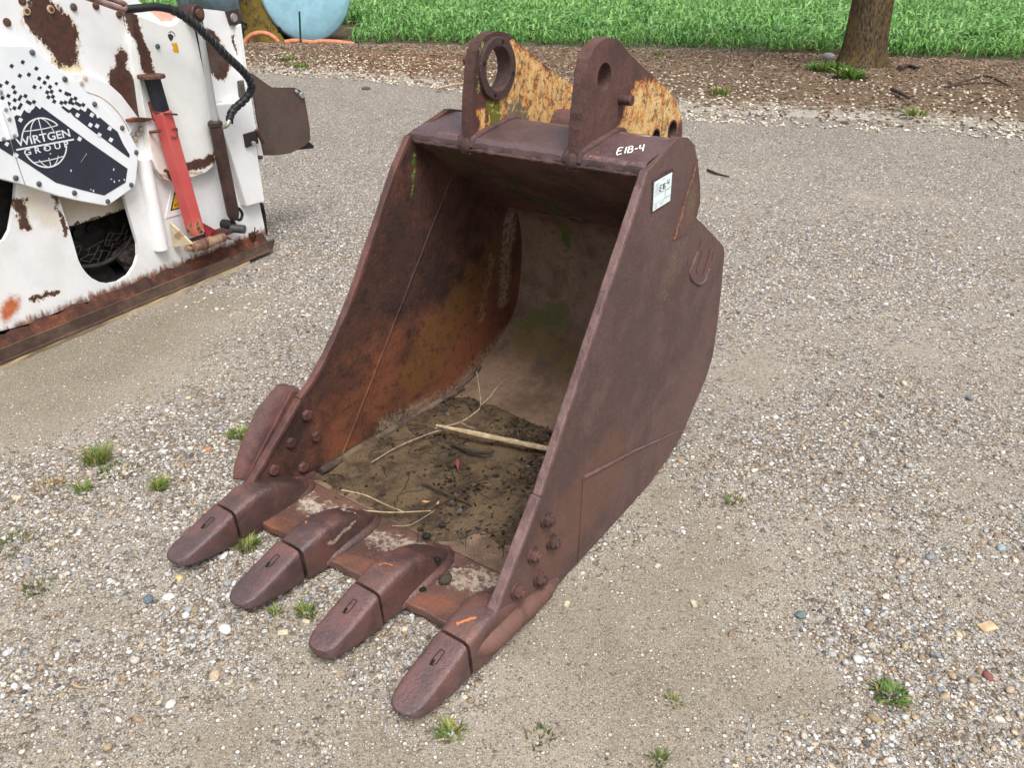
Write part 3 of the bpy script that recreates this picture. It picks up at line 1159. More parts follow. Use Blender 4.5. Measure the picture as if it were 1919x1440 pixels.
# ================================================================== THE EXCAVATOR BUCKET
bucket = empty('excavator_bucket', (B_X, B_Y, 0), -B_TH)
tag(bucket, 'rusty brown steel excavator digging bucket with four teeth resting on gravel', 'bucket')


def rust(name, mid=(96, 72, 67), dark=(62, 46, 43), org=(140, 82, 52), orange=.62, layers=None, rough=.62, sc=1.0, bump=.45, spec=.45, light=None, mottle=.22, scratch=.0):
    mid, dark, org = [tuple(v * k for v, k in zip(q, (1.0, .95, .92))) for q in (mid, dark, org)]
    g = G(name)
    n0 = g.noise(2.6 * sc, 5, .6); n1 = g.noise(11 * sc, 6, .62); n2 = g.noise(60 * sc, 5, .68); n3 = g.noise(150 * sc, 4, .7)
    c = g.mix(g.step(g.add(g.mul(n0, .6), g.mul(n1, .4)), .36, .62), lin(*dark), lin(*mid))
    if light: c = g.mix(g.mul(g.step(n1, .5, .75), .5), c, lin(*light))
    om = g.add(g.add(g.mul(n0, .35), g.mul(n1, .35)), g.mul(n2, .3))
    c = g.mix(g.mul(g.step(om, orange - .04, orange + .16), .7), c, lin(*org))
    c = g.mix(g.mul(g.step(n2, .55, .85), .5), c, lin(*dark))
    c = g.mix(g.mul(g.step(n3, .56, .8), .55), c, tuple(v * .5 for v in lin(*dark)[:3]) + (1,))
    c = g.mix(g.mul(g.step(n3, .42, .15), .38), c, tuple(min(1, v * 1.7) for v in lin(*mid)[:3]) + (1,))
    if scratch:
        for k_, rx in ((0, .5), (1, -.35), (2, 1.2)):
            sn = g.noise(20, 3, .6, g.vec((1, 14, .5), (rx, 0, 0), (k_, k_ * 2.0, 0)))
            c = g.mix(g.mul(g.step(sn, .86, .95), scratch), c, lin(*[min(255, v * 1.35) for v in mid]))
    g.n0, g.n1, g.n2, g.n3 = n0, n1, n2, n3
    g.warp(.07 / sc, 9 * sc)
    if layers: c = layers(g, c)
    if mottle:
        mo = g.noise(24 * sc, 9, .78)
        c = g.mix(g.mul(g.step(mo, .52, .72), mottle), c, lin(*[v * .72 for v in dark]))
        mo2 = g.noise(31 * sc, 9, .78, g.vec((1, 1, 1), (0, 0, 0), (3.1, 1.7, .4)))
        c = g.mix(g.mul(g.step(mo2, .56, .8), mottle * .7), c, lin(*org))
    g.bump(g.add(g.add(g.mul(n1, 1.2), n2), g.mul(n3, .55)), bump, .004)
    return g.done(c, g.add(rough - .12, g.mul(n2, .26)), 0, spec)


def patch(g, c, mask, col, lo=.35, hi=.6, nz=None, k=.55, amt=1.0):
    """stain: a soft shape eaten by noise"""
    nz = g.n2 if nz is None else nz
    nzz = g.add(g.mul(nz, .65), g.mul(g.n3, .35)) if nz is not g.n3 else g.add(g.mul(g.n3, .7), g.mul(g.n2, .3))
    nzz = g.m('MULTIPLY_ADD', nzz, 1.5, -.25)
    T = g.m('MULTIPLY_ADD', mask, -(1.5 - lo * 1.4), 1.12)
    f = g.mul(g.step(g.sub(nzz, T), 0, max(hi - lo, .1)), g.step(mask, .0, .12))
    return g.mix(g.mul(f, amt), c, lin(*col))


MOSS, LICH = (72, 92, 30), (196, 196, 170)


def fsg(q0, q1, off=.03): return tuple(b_far(q0, off)), tuple(b_far(q1, off))


def lay_far(g, c):
    # inner wall: dark rust at the top and front, orange where it weeps, bleached along floor and back
    zz, yy = g.z, g.y
    c = patch(g, c, g.mul(g.step(zz, .85, .35), g.step(yy, .0, .3)), (128, 76, 50), .38, .9, g.n0, .5, .8)
    c = patch(g, c, g.seg((-.45, .75, .80), (-.48, .35, .45), .1, .35), (64, 47, 42), .40, .8, g.n1, .5, .75)
    c = patch(g, c, g.seg((-.45, 1.2, .55), (-.47, .75, .25), .05, .25), (112, 76, 40), .35, .7, g.n1, .5, .8)
    c = patch(g, c, g.seg(*fsg((958, 410), (945, 560)), .015, .10), (170, 150, 124), .44, .85, g.n2, .6, .8)
    c = patch(g, c, g.seg(*fsg((925, 480), (905, 600)), .008, .07), (158, 122, 86), .48, .85, g.n2, .6, .75)
    c = patch(g, c, g.seg(*fsg((945, 640), (860, 735)), .015, .15), (164, 150, 132), .42, .9, g.n2, .6, .8)
    c = patch(g, c, g.seg(*fsg((860, 735), (720, 800)), .01, .11), (148, 136, 116), .42, .9, g.n2, .6, .8)
    c = patch(g, c, g.seg(*fsg((760, 800), (620, 880)), .02, .08), (88, 86, 44), .42, .7, g.n1, .5, .6)
    for a, b, w in (((780, 275), (775, 330), .006), ((778, 320), (772, 380), .003)):
        c = patch(g, c, g.seg(*fsg(a, b), w, w * 3.4), MOSS, .5, .6, g.n2, .75)
        c = patch(g, c, g.seg(*fsg(a, b), w * .5, w * 2.2), (150, 158, 88), .58, .68, g.n3, .8, .8)
    return c


def lay_back(g, c):
    c = patch(g, c, g.seg((-.3, 1.3, .12), (.15, 1.3, .10), .05, .30), (104, 84, 46), .35, .7, g.n1, .5, .8)
    c = patch(g, c, g.seg((-.40, 1.36, .20), (-.22, 1.38, .30), .02, .13), (82, 86, 40), .36, .6, g.n1, .5, .8)
    c = patch(g, c, g.ell((.02, 1.32, .20), (.12, .2, .13)), (160, 144, 122), .25, .7, g.n1, .5, .85)
    c = patch(g, c, g.ell((-.12, 1.3, .22), (.1, .2, .08)), (134, 90, 62), .25, .7, g.n1, .5, .7)
    c = patch(g, c, g.seg((-.22, 1.36, .74), (-.2, 1.4, .62), .012, .04), MOSS, .45, .6, g.n2, .6)
    c = patch(g, c, g.seg((-.2, 1.4, .62), (-.2, 1.42, .42), .01, .05), (78, 80, 40), .45, .75, g.n2, .5, .6)
    return c


def lay_ceil(g, c):
    for a, b, w in (((-.30, .80, 1.07), (-.15, 1.20, .80), .014), ((-.36, .78, 1.08), (-.30, .98, .96), .009), ((-.15, 1.18, .82), (-.08, 1.26, .76), .03),
                    ((.30, 1.08, .88), (.38, 1.18, .82), .02)):
        c = patch(g, c, g.seg(a, b, w, w * 3.5), (54, 70, 28), .46, .62, g.n2, .7, .95)
        c = patch(g, c, g.seg(a, b, w * .4, w * 1.6), (92, 116, 44), .60, .70, g.n3, .8, .8)
    st = g.noise(16, 4, .6, g.vec((3.0, .35, .35)))
    c = g.mix(g.mul(g.step(st, .5, .7), .35), c, lin(92, 74, 64))
    return c


def lay_lip(g, c):
    w_ = (188, 178, 160)
    for i in range(3):
        x0 = (i - 1.0) * TD
        c = patch(g, c, g.seg((x0 - .06, .06, .035), (x0 + .08, .10, .035), .01, .11), w_, .46, .9, g.n2, .6, .7)
    c = patch(g, c, g.seg((-.42, .10, .04), (-.30, .04, .035), .01, .08), w_, .46, .85, g.n2, .6, .7)
    c = patch(g, c, g.seg((.28, .10, .035), (.42, .16, .04), .01, .10), (164, 150, 130), .46, .85, g.n2, .6, .7)
    for i in range(3):
        c = patch(g, c, g.seg(((i - 1) * TD - .05, -.07, .035), ((i - 1) * TD + .06, -.03, .035), .02, .07), (140, 82, 54), .5, .95, g.n1, .5, .55)
    return c


def lay_near(g, c):
    c = patch(g, c, g.seg((.47, .95, .80), (.46, .70, .42), .03, .10), (150, 144, 104), .80, .92, g.n3, .85, .6)
    c = patch(g, c, g.seg((.47, 1.02, .86), (.46, .9, .72), .03, .09), (132, 122, 76), .68, .85, g.n3, .8, .65)
    c = patch(g, c, g.ell((.46, 1.12, .72), (.2, .22, .2)), (176, 172, 150), .9, 1.0, g.n3, .85, .5)
    c = patch(g, c, g.seg((.49, .55, .25), (.5, .2, .16), .06, .25), (106, 74, 58), .4, .7, g.n2, .5, .6)
    st = g.noise(30, 4, .6, g.vec((1, 2.2, .25)))
    return g.mix(g.mul(g.step(st, .55, .9), .10), c, lin(128, 98, 84))


def lay_neck(g, c):
    c = patch(g, c, g.ell((.45, 1.07, .95), (.2, .17, .2)), (122, 110, 66), .52, .75, g.n3, .7, .7)
    return patch(g, c, g.seg((.46, 1.07, 1.05), (.46, .95, .88), .003, .012), (188, 112, 52), .4, .6, g.n3, .5, .9)


def lay_lug(side):
    def f(g, c):
        if side > 0:
            a = g.seg((.22, 1.10, 1.20), (.22, 1.36, 1.18), .07, .15)
            b = g.seg((.22, 1.02, 1.12), (.22, 1.25, 1.07), .06, .14)
            m_ = g.mx(a, b)
        else:
            a = g.seg((-.18, .95, 1.20), (-.18, 1.30, 1.16), .10, .17)
            b = g.seg((-.18, .98, 1.34), (-.18, 1.2, 1.2), .05, .11)
            m_ = g.mx(g.mx(a, b), g.seg((-.18, .79, 1.2), (-.18, .80, 1.15), .01, .05))
        st = g.noise(22, 8, .74, g.vec((1, 1.35, .85), (.5, 0, 0)))
        c = patch(g, c, m_, (196, 108, 52), .42, .55, st, .6, .9)
        c = patch(g, c, m_, (212, 172, 106), .50, .66, st, .6, .9)
        c = patch(g, c, m_, (224, 196, 142), .62, .8, st, .6, .75)
        c = g.mix(g.mul(g.step(g.noise(34, 7, .78), .50, .66), .8), c, lin(84, 54, 44))
        if side < 0:
            c = patch(g, c, g.seg((-.18, .86, 1.22), (-.18, .88, 1.14), .02, .07), (98, 104, 30), .45, .6, g.n2, .7)
            c = patch(g, c, g.seg((-.18, .97, 1.19), (-.18, 1.03, 1.15), .03, .08), (98, 98, 82), .5, .64, g.n2, .7, .9)
            c = patch(g, c, g.seg((-.18, .81, 1.40), (-.18, .79, 1.28), .008, .03), (140, 150, 90), .58, .68, g.n3, .8)
        return c
    return f


def lay_ring(g, c):
    return patch(g, c, g.ell((-.15, .88, 1.33), (.1, .13, .13)), (206, 206, 180), .74, .80, g.n3, .9, .8)


def lay_tube(g, c):
    c = patch(g, c, g.seg((-.42, .75, 1.13), (.42, .75, 1.13), .004, .012), (180, 112, 76), .62, .85, g.n2, .7, .6)
    c = patch(g, c, g.seg((-.42, .96, 1.165), (.42, .96, 1.165), .006, .016), (190, 108, 62), .55, .75, g.n2, .7, .6)
    c = patch(g, c, g.seg((.25, .75, 1.13), (.30, .90, 1.16), .004, .02), (186, 112, 64), .66, .85, g.n2, .7, .6)
    c = patch(g, c, g.ell((.33, .95, 1.165), (.07, .02, .05)), (200, 184, 176), .3, .5, g.n1, .4, .8)
    return c


def lay_adapter(g, c):
    c = patch(g, c, g.step(g.z, .05, .14), (124, 78, 60), .6, 1.0, g.n1, .5, .5)
    X2, X3, X4 = -.5 * TD, .5 * TD, 1.5 * TD
    for a, b in (((X2 - .035, -.10, .145), (X2 + .0, -.115, .143)), ((X3 - .03, -.11, .145), (X3 + .03, -.08, .150)), ((X4 - .02, -.15, .13), (X4 + .035, -.09, .148))):
        c = patch(g, c, g.seg(a, b, .003, .008), (222, 122, 52), .4, .6, g.n2, .4, .9)
    c = patch(g, c, g.seg((X2 - .01, .04, .12), (X2 + .03, .06, .11), .008, .03), (214, 206, 192), .56, .64, g.n2, .8, .9)
    c = patch(g, c, g.seg((X2 + .05, -.09, .08), (X2 + .05, .03, .10), .004, .016), (176, 160, 140), .5, .62, g.n3, .8, .8)
    c = patch(g, c, g.seg((-1.5 * TD, -.02, .14), (-1.5 * TD + .01, .08, .09), .02, .06), (54, 44, 36), .4, .7, g.n2, .6, .9)
    c = patch(g, c, g.seg((X4 - .02, -.02, .15), (X4 + .03, .03, .13), .01, .04), (60, 44, 42), .4, .65, g.n2, .6, .8)
    return c


RUST = rust('rust_plain')
R_NEAR = rust('rust_side_plate', (97, 77, 75), (80, 63, 61), (118, 76, 58), .66, lay_near, mottle=.2, scratch=.10)
R_NECK = rust('rust_side_neck', (98, 74, 70), (78, 58, 55), (118, 76, 58), .66, lay_neck)
R_FAR = rust('rust_inner_wall', (96, 66, 57), (56, 41, 38), (134, 82, 54), .62, lay_far, mottle=.6)
R_BACK = rust('rust_back_shell', (128, 110, 94), (92, 78, 66), (134, 98, 78), .70, lay_back, mottle=.35)
R_CEIL = rust('rust_top_underside', (104, 78, 70), (66, 50, 45), (104, 64, 46), .62, lay_ceil)
R_LIP = rust('rust_lip', (106, 78, 68), (78, 57, 51), (124, 82, 62), .62, lay_lip, .5, 1.0, .5, .8)
R_TUBE = rust('rust_top_tube', (92, 72, 76), (74, 57, 59), (150, 88, 58), .72, lay_tube, .46, 1.0, .4, 1.0)
R_TOOTH = rust('rust_teeth', (98, 66, 64), (68, 50, 52), (122, 68, 56), .60, None, .44, 1.6, .5, 1.0, mottle=.35)
R_ADAPT = rust('rust_adapters', (96, 67, 62), (68, 49, 48), (114, 70, 56), .62, lay_adapter, .46, 1.4, .5, .95)
R_WELD = rust('rust_welds', (94, 72, 70), (70, 54, 53), (120, 78, 60), .66, None, .66, 2.0, .6, .4)
R_EDGE = rust('rust_edge_wear_and_highlight', (116, 94, 94), (88, 68, 67), (120, 82, 70), .68, None, .5, 1.5, .45, .5)
R_BOLT = rust('rust_bolts', (102, 72, 68), (68, 50, 48), (120, 76, 60), .64, None, .55, 3.0)
R_LUGR = rust('rust_lug_yellow', (98, 72, 68), (72, 52, 50), (120, 70, 54), .70, lay_lug(1))
R_LUGL = rust('rust_lug_yellow_moss', (96, 68, 62), (66, 46, 44), (120, 70, 54), .66, lay_lug(-1))
R_RING = rust('rust_bore_ring', (96, 72, 70), (66, 50, 49), (110, 74, 62), .72, lay_ring)
DARK = plain('dark_gap', lin(24, 19, 18), .85, var=.3)

SIDE = [(-.115, .05), (-.098, .10), (.154, .367), (.44, .742), (.728, 1.117), (.929, 1.180), (.993, 1.169), (1.056, 1.137), (1.087, 1.085),
        (1.121, 1.005), (1.134, .942), (1.112, .898), (1.20, .850), (1.366, .748), (1.405, .722), (1.419, .695), (1.423, .58), (1.415, .39),
        (1.396, .285), (1.341, .212), (1.152, .074), (1.014, .027), (.861, .003), (.42, 0.0), (.10, 0.0), (-.06, .012)]
TS = .024
FEDGE = [tuple(b_far(q)[1:]) for q in ((554, 745), (576, 716), (601, 672), (623, 625), (646, 572), (661, 531), (679, 476), (699, 418), (715, 368), (735, 310))]
SIDE_F = SIDE[:2] + FEDGE + SIDE[4:]


def side_fn(sg): return lambda y, z, t: (sg * (hw(y, z) - t), y, z)


# two side plates
for sg, m_, lab in ((1, R_NEAR, 'outer side plate with faint moss streaks'), (-1, R_FAR, 'inner side wall weeping orange rust')):
    mb = MB(); mb.prism(resample(SIDE if sg > 0 else SIDE_F, .025, .0012, seed=3 + sg), side_fn(sg), TS, 0.0)
    o = mb.build('side_plate', m_, bucket, bevel=.004); o['label'] = lab
    # upper cheek, a second plate welded on the outside
    if sg > 0:
        ck = [(.40, .69), (.728, 1.1165), (.929, 1.1795), (.993, 1.1685), (1.056, 1.1365), (1.0865, 1.088), (1.011, .985), (.937, .87), (.80, .72), (.62, .60)]
        neck = [(1.087, 1.080), (1.1205, 1.005), (1.1335, .942), (1.1115, .899), (1.04, .86), (.945, .87), (1.018, .985)]
        mb = MB(); mb.prism(resample(neck, .03, .0005), side_fn(1), 0, -.0025)
        mb.build('neck_patch', R_NECK, bucket)
        ed = [(1.0865, 1.088), (1.011, .985), (.937, .87)]
        mb = MB(); mb.tube([(hw(y, z) + .002, y, z) for y, z in resample(ed, .02, .001, False)], .0026, 6)
        mb.build('weld_bead', plain('weld_orange', lin(116, 84, 62), .8, var=.4, sc=90, dirt=lin(92, 70, 62)), bucket, smooth=60)
    # worn front edge bar, thicker below the step
    lowp = [(-.095, .098), (.154, .367)] if sg > 0 else [(-.095, .098), FEDGE[0]]
    upp = [(.154, .367), (.728, 1.117)] if sg > 0 else FEDGE + [(.728, 1.117)]
    for pl, th in ((lowp, .029), (upp, .0245)):
        L = resample(pl, .03, 0, False)
        rings = []
        for i, (y, z) in enumerate(L):
            j = .0012 * math.sin(i * 2.1 + sg) + .0008 * math.sin(i * 5.3)
            d = np.array(L[min(i + 1, len(L) - 1)]) - np.array(L[max(i - 1, 0)]); d /= np.linalg.norm(d)
            n_ = np.array([-d[1], d[0]])
            xo, xi = hw(y, z) + .0015, hw(y, z) - th
            rings.append([(sg * xo, y + n_[0] * (.0055 + j), z + n_[1] * (.0055 + j)), (sg * xi, y + n_[0] * (.0055 - j), z + n_[1] * (.0055 - j)),
                          (sg * xi, y - n_[0] * .012, z - n_[1] * .012), (sg * xo, y - n_[0] * .012, z - n_[1] * .012)])
        mb = MB(); mb.loft(rings if sg > 0 else [list(reversed(r)) for r in rings])
        mb.build('front_edge', R_EDGE if sg > 0 else rust('rust_edge_far%d' % int(th * 1e4), (106, 74, 69), (78, 56, 54), (134, 84, 60), .64, None, .55, 1.4), bucket, bevel=.004)

# wear plate low on the near side, and the bar along its bottom
wp = [(.385, .304), (.74, .212), (1.123, .097), (1.150, .075), (1.014, .030), (.861, .006), (.60, .004), (.36, .004)]
mb = MB(); mb.prism(resample(wp, .03, .001), side_fn(1), .002, -.003)
mb.build('wear_plate', R_NEAR, bucket, bevel=.0025)
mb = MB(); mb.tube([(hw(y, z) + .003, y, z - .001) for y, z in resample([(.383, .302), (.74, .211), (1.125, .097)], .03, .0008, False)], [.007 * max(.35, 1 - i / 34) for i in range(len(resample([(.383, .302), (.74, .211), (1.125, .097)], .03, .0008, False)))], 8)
mb.build('wear_plate_highlight', R_EDGE, bucket, smooth=60)  # paler tube paints a highlight along the wear plate's top edge
mb = MB()
for sg in (1, -1):
    mb = MB()
    pts = [(.24, -.0), (.18, .010), (.08, .022), (-.02, .036), (-.10, .043), (-.16, .046), (-.19, .048)]
    rr = [.012, .028, .034, .036, .035, .028, .012]
    mb.tube([(sg * (hw(y, z) - .004 - (.02 if y < -.12 else 0)), y, z + .02) for y, z in pts], rr, 14)
    mb.build('corner_bar', rust('rust_bar%d' % sg, (112, 84, 76), (84, 64, 60), (120, 80, 64), .66, None, .6, 2.2), bucket, smooth=50)

# shell: floor, back and inner top
FLOOR = [(-.098, .036), (-.05, .034), (.05, .030), (.16, .028)]
WRAP = spline([(.16, .028), (.45, .026), (.80, .028), (1.0, .050), (1.14, .098), (1.30, .212), (1.37, .31), (1.392, .44), (1.390, .58), (1.362, .69), (1.325, .738)], 6)
CEIL = [(1.325, .738), (1.27, .760), (.745, 1.098)]


def sheet(path, th, inset, nx=12, scallop=None):
    P_ = [np.array(p) for p in path]
    n = len(P_)
    nr = []
    for i in range(n):
        d = P_[min(i + 1, n - 1)] - P_[max(i - 1, 0)]
        d /= np.linalg.norm(d)
        nr.append(np.array([d[1], -d[0]]))
    V_, F_ = [], []
    for s_ in (0, 1):
        for i in range(n):
            y, z = P_[i] + nr[i] * th * s_
            for k in range(nx + 1):
                u = -1 + 2 * k / nx
                yy = y
                if scallop and i == 0: yy = y + scallop(u * hw(y, z))
                V_.append((u * (hw(*P_[i]) - inset), yy, z))
    m = nx + 1
    o_ = n * m
    for i in range(n - 1):
        for k in range(nx):
            a = i * m + k
            F_.append((a, a + 1, a + m + 1, a + m))
            F_.append((o_ + a, o_ + a + m, o_ + a + m + 1, o_ + a + 1))
    for k in range(nx):
        F_.append((k, o_ + k, o_ + k + 1, k + 1))
        a = (n - 1) * m + k
        F_.append((a, a + 1, o_ + a + 1, o_ + a))
    for i in range(n - 1):
        a = i * m
        F_.append((a, a + m, o_ + a + m, o_ + a))
        a = i * m + nx
        F_.append((a, o_ + a, o_ + a + m, a + m))
    return MB().add(V_, F_)


sheet(FLOOR, .028, .012, 48, lambda x: .004 * math.cos((x / TD) * 2 * math.pi) + .002 * math.sin(x * 71)).build('lip_plate', R_LIP, bucket, bevel=.006)
sheet(WRAP, .018, .016, 8).build('back_shell', R_BACK, bucket, smooth=35)
# inner top with its drain hole
c0, c1 = np.array(CEIL[1]), np.array(CEIL[2])
LC = np.linalg.norm(c1 - c0)
dC = (c1 - c0) / LC
nC = np.array([-dC[1], dC[0]]) * -1       # upward normal of the sloping plate
nC = np.array([dC[1], -dC[0]])
if nC[1] < 0: nC = -nC


def ceil_fn(x, s_, t):
    y, z = c0 + dC * s_ + nC * t
    return (x, y, z)


w0, w1 = hw(*c0) - .02, hw(*c1) - .02
hole = None
nl = BX * 0 + BY * nC[0] + np.array([0, 0, 1.0]) * nC[1]
hb = to_b(hit((1082, 411), nl, nl @ (BO + BY * c0[0]) + nC[1] * c0[1]))
hs_ = (np.array([hb[1], hb[2]]) - c0) @ dC
mb = MB(); mb.prism([(-w0, 0), (w0, 0), (w1, LC), (-w1, LC)], ceil_fn, 0, .016, [circle((hb[0], hs_), .034, 20, .022)])
mb.build('inner_top_plate', R_CEIL, bucket)
mb = MB(); mb.tube([ceil_fn(a, b, -.001) for a, b in circle((hb[0], hs_), .036, 24, .024)] + [ceil_fn(hb[0] + .036, hs_, -.001)], .004, 6, cap=False)
mb.build('drain_hole_rim', RUST, bucket, smooth=60)
mb = MB(); mb.tube([(u * w0, 1.285, .755) for u in np.linspace(-1, 1, 30)], [.008 + .002 * math.sin(i * 2.3) for i in range(30)], 8)
mb.build('weld_bead', R_CEIL, bucket, smooth=60)
# top tube: lip face, sloping top, rear drop
TUBE = [(.742, 1.098), (.737, 1.106), (.738, 1.124), (.752, 1.136), (.80, 1.144), (.93, 1.166), (.965, 1.168), (.995, 1.155), (1.02, 1.12), (1.06, 1.02), (1.10, .92), (1.16, .86), (1.30, .775)]
mb = MB()
rings = []
for u in np.linspace(-1, 1, 40):
    r_ = []
    for i, (y, z) in enumerate(TUBE):
        j = .0015 * math.sin(u * 41 + i) + .001 * math.sin(u * 97 + i * 2)
        r_.append((u * (hw(y, z) - .014), y + (j if i < 4 else 0), z + (j if i < 3 else 0)))
    rings.append(r_)
m = len(TUBE)
mb.add([p for r_ in rings for p in r_], [(i * m + k, (i + 1) * m + k, (i + 1) * m + k + 1, i * m + k + 1) for i in range(39) for k in range(m - 1)])
mb.build('top_tube', R_TUBE, bucket, smooth=28)
mb = MB(); mb.tube([(u * .42, .737 + .002 * math.sin(u * 60), 1.100) for u in np.linspace(-1, 1, 60)], [.006 + .002 * math.sin(i * 1.7) + .001 * math.sin(i * 4.1) for i in range(60)], 8)
mb.build('lip_weld', R_WELD, bucket, smooth=60)

# hinge lugs
LUG = [(.737, 1.085), (.741, 1.118), (.748, 1.247), (.763, 1.335), (.779, 1.392), (.800, 1.417), (.835, 1.434), (.880, 1.441), (.925, 1.436), (.962, 1.422),
       (.99, 1.402), (1.09, 1.352), (1.226, 1.288), (1.301, 1.258), (1.372, 1.217), (1.41, 1.185), (1.447, 1.140), (1.462, 1.095), (1.458, 1.04), (1.43, .99),
       (1.36, .95), (1.22, .93), (1.12, .95), (1.06, 1.04), (1.025, 1.135), (.995, 1.163), (.95, 1.172), (.80, 1.148), (.755, 1.13)]
LH = .02


def lug_fn(x0): return lambda y, z, t: (x0 + t, y, z)


mb = MB(); mb.prism(resample(LUG, .02, .0012, seed=5), lug_fn(.2), -LH, LH, [circle((.869, 1.335), .040, 28), circle((1.374, 1.112), .036, 24), circle((1.245, 1.105), .032, 24)])
lr = mb.build('hinge_lug', R_LUGR, bucket, bevel=.003); lr['label'] = 'hinge lug with a narrow pin hole'
mb = MB(); mb.prism(resample(LUG, .02, .0012, seed=6), lug_fn(-.2), -LH, LH, [circle((.876, 1.332), .067, 36), circle((1.374, 1.112), .036, 24), circle((1.255, 1.105), .032, 24)])
ll = mb.build('hinge_lug', R_LUGL, bucket, bevel=.003); ll['label'] = 'yellow-flaked hinge lug with a wide bored ring'


def ring(mb, c, r0, r1, x0, x1, n=40):
    rg_ = [[(x, c[0] + r * math.cos(a), c[1] + r * math.sin(a)) for (r, x) in ((r0, x0), (r1, x0), (r1, x1), (r0, x1))] for a in (2 * math.pi * k / n for k in range(n))]
    v = [p for q in rg_ for p in q]
    f = []
    for i in range(n):
        j = (i + 1) % n
        for k in range(4): f.append((i * 4 + k, j * 4 + k, j * 4 + (k + 1) % 4, i * 4 + (k + 1) % 4))
    return mb.add(v, f)


ring(MB(), (.876, 1.332), .066, .095, -.225, -.168).build('bore_ring', R_RING, ll, bevel=.003)
for a in (R(75), R(165), R(255), R(345)):
    mb = MB(); c = (.876 + .081 * math.cos(a), 1.332 + .081 * math.sin(a))
    mb.cyl((-.1685, *c), (-.1672, *c), .007, 12); mb.build('grease_hole', DARK, ll)
ring(MB(), (1.255, 1.105), .031, .058, -.182, -.105).build('pin_boss', R_RING, ll, bevel=.003)
ring(MB(), (1.374, 1.112), .035, .060, -.182, -.150).build('pin_boss', R_RING, ll, bevel=.003)
ring(MB(), (.869, 1.335), .039, .052, .145, .182).build('pin_boss', R_RING, lr, bevel=.003)
for c_, r_ in (((1.374, 1.112), .036), ((1.245, 1.105), .032)):
    ring(MB(), c_, r_ - .005, r_ + .0005, .1785, .2215).build('bushing', R_RING, lr)
ring(MB(), (1.245, 1.105), .031, .052, .15, .182).build('pin_boss', R_RING, lr, bevel=.003)
mb = MB(); mb.cyl((.215, .974, 1.261), (.262, .974, 1.261), .016, 18); mb.build('stop_pin', R_BOLT, lr, bevel=.003, smooth=40)
mb = MB(); mb.cyl((-.215, .80, 1.36), (-.245, .80, 1.36), .016, 18); mb.build('stop_pin', R_BOLT, ll, bevel=.003, smooth=40)
for par, x0 in ((lr, .2), (ll, -.2)):
    for s_ in (-1, 1):
        pts = [(.738, 1.108), (.745, 1.132), (.78, 1.142), (.86, 1.155), (.94, 1.167), (.975, 1.168), (1.0, 1.16)]
        P_ = resample(pts, .012, .0008, False, seed=int(9 + s_ + x0 * 10))
        mb = MB(); mb.tube([(x0 + s_ * (LH + .003), y, z + .001) for y, z in P_], [.0115 + .0022 * math.sin(i * 1.9) + .0012 * math.sin(i * 4.3) for i in range(len(P_))], 8)
        mb.build('weld_bead', R_WELD, par, smooth=60)
    mb = MB()
    mb.add([], [])
    rings = []
    for k, (z, r) in enumerate(((1.088, .010), (1.097, .021), (1.108, .025), (1.122, .022), (1.135, .012))):
        rings.append([(x0 + r * 1.0 * math.cos(a), .736 + r * .55 * math.sin(a), z) for a in (2 * math.pi * i / 14 for i in range(14))])
    mb.loft(rings); mb.build('weld_toe', R_WELD, par, smooth=70)

# weld seam down the far inner wall, and fillets along floor and back
a, b = b_far((843, 333), TS - .0090), b_far((640, 850), TS - .0090)
mb = MB(); mb.tube([tuple(a + (b - a) * t + np.array([0, 0, .0015 * math.sin(t * 40)])) for t in np.linspace(0, 1, 40)], .0115, 12)
mb.build('weld_bead', R_FAR, bucket, smooth=60)
for sg in (-1, 1):
    mb = MB()
    pth = [p for p in WRAP if .2 < p[0] < 1.12]
    nrm = []
    mb.tube([(sg * (hw(y, z) - TS - .004), y - (.006 if y > 1.2 else 0), z + .006) for y, z in pth], [.012 if y < 1.1 else .007 for y, z in pth], 8)
    mb.build('fillet_weld', rust('rust_fillet%d' % sg, (98, 84, 76), (62, 50, 46), (112, 80, 62), .68, None, .7, 2.5, .6), bucket, smooth=60)
# raised rib where the floor meets the far wall
mb = MB()
rp = [b_far(q, .04) for q in ((600, 893), (640, 875), (700, 850), (760, 818), (820, 786), (865, 755))]
rp = [(p[0] + .005, p[1], .046) for p in rp]
mb.tube(spline(rp, 4), [.014 + .003 * math.sin(i * 1.3) for i in range(len(spline(rp, 4)))], 10)
mb.build('floor_rib', rust('rust_rib', (112, 98, 86), (64, 54, 48), (112, 84, 62), .7, None, .75, 2.0, .7), bucket, smooth=60)


# ---- bolts
def hexa(c, r, n=6, a0=.3): return [(c[0] + r * math.cos(a0 + 2 * math.pi * k / n), c[1] + r * math.sin(a0 + 2 * math.pi * k / n)) for k in range(n)]


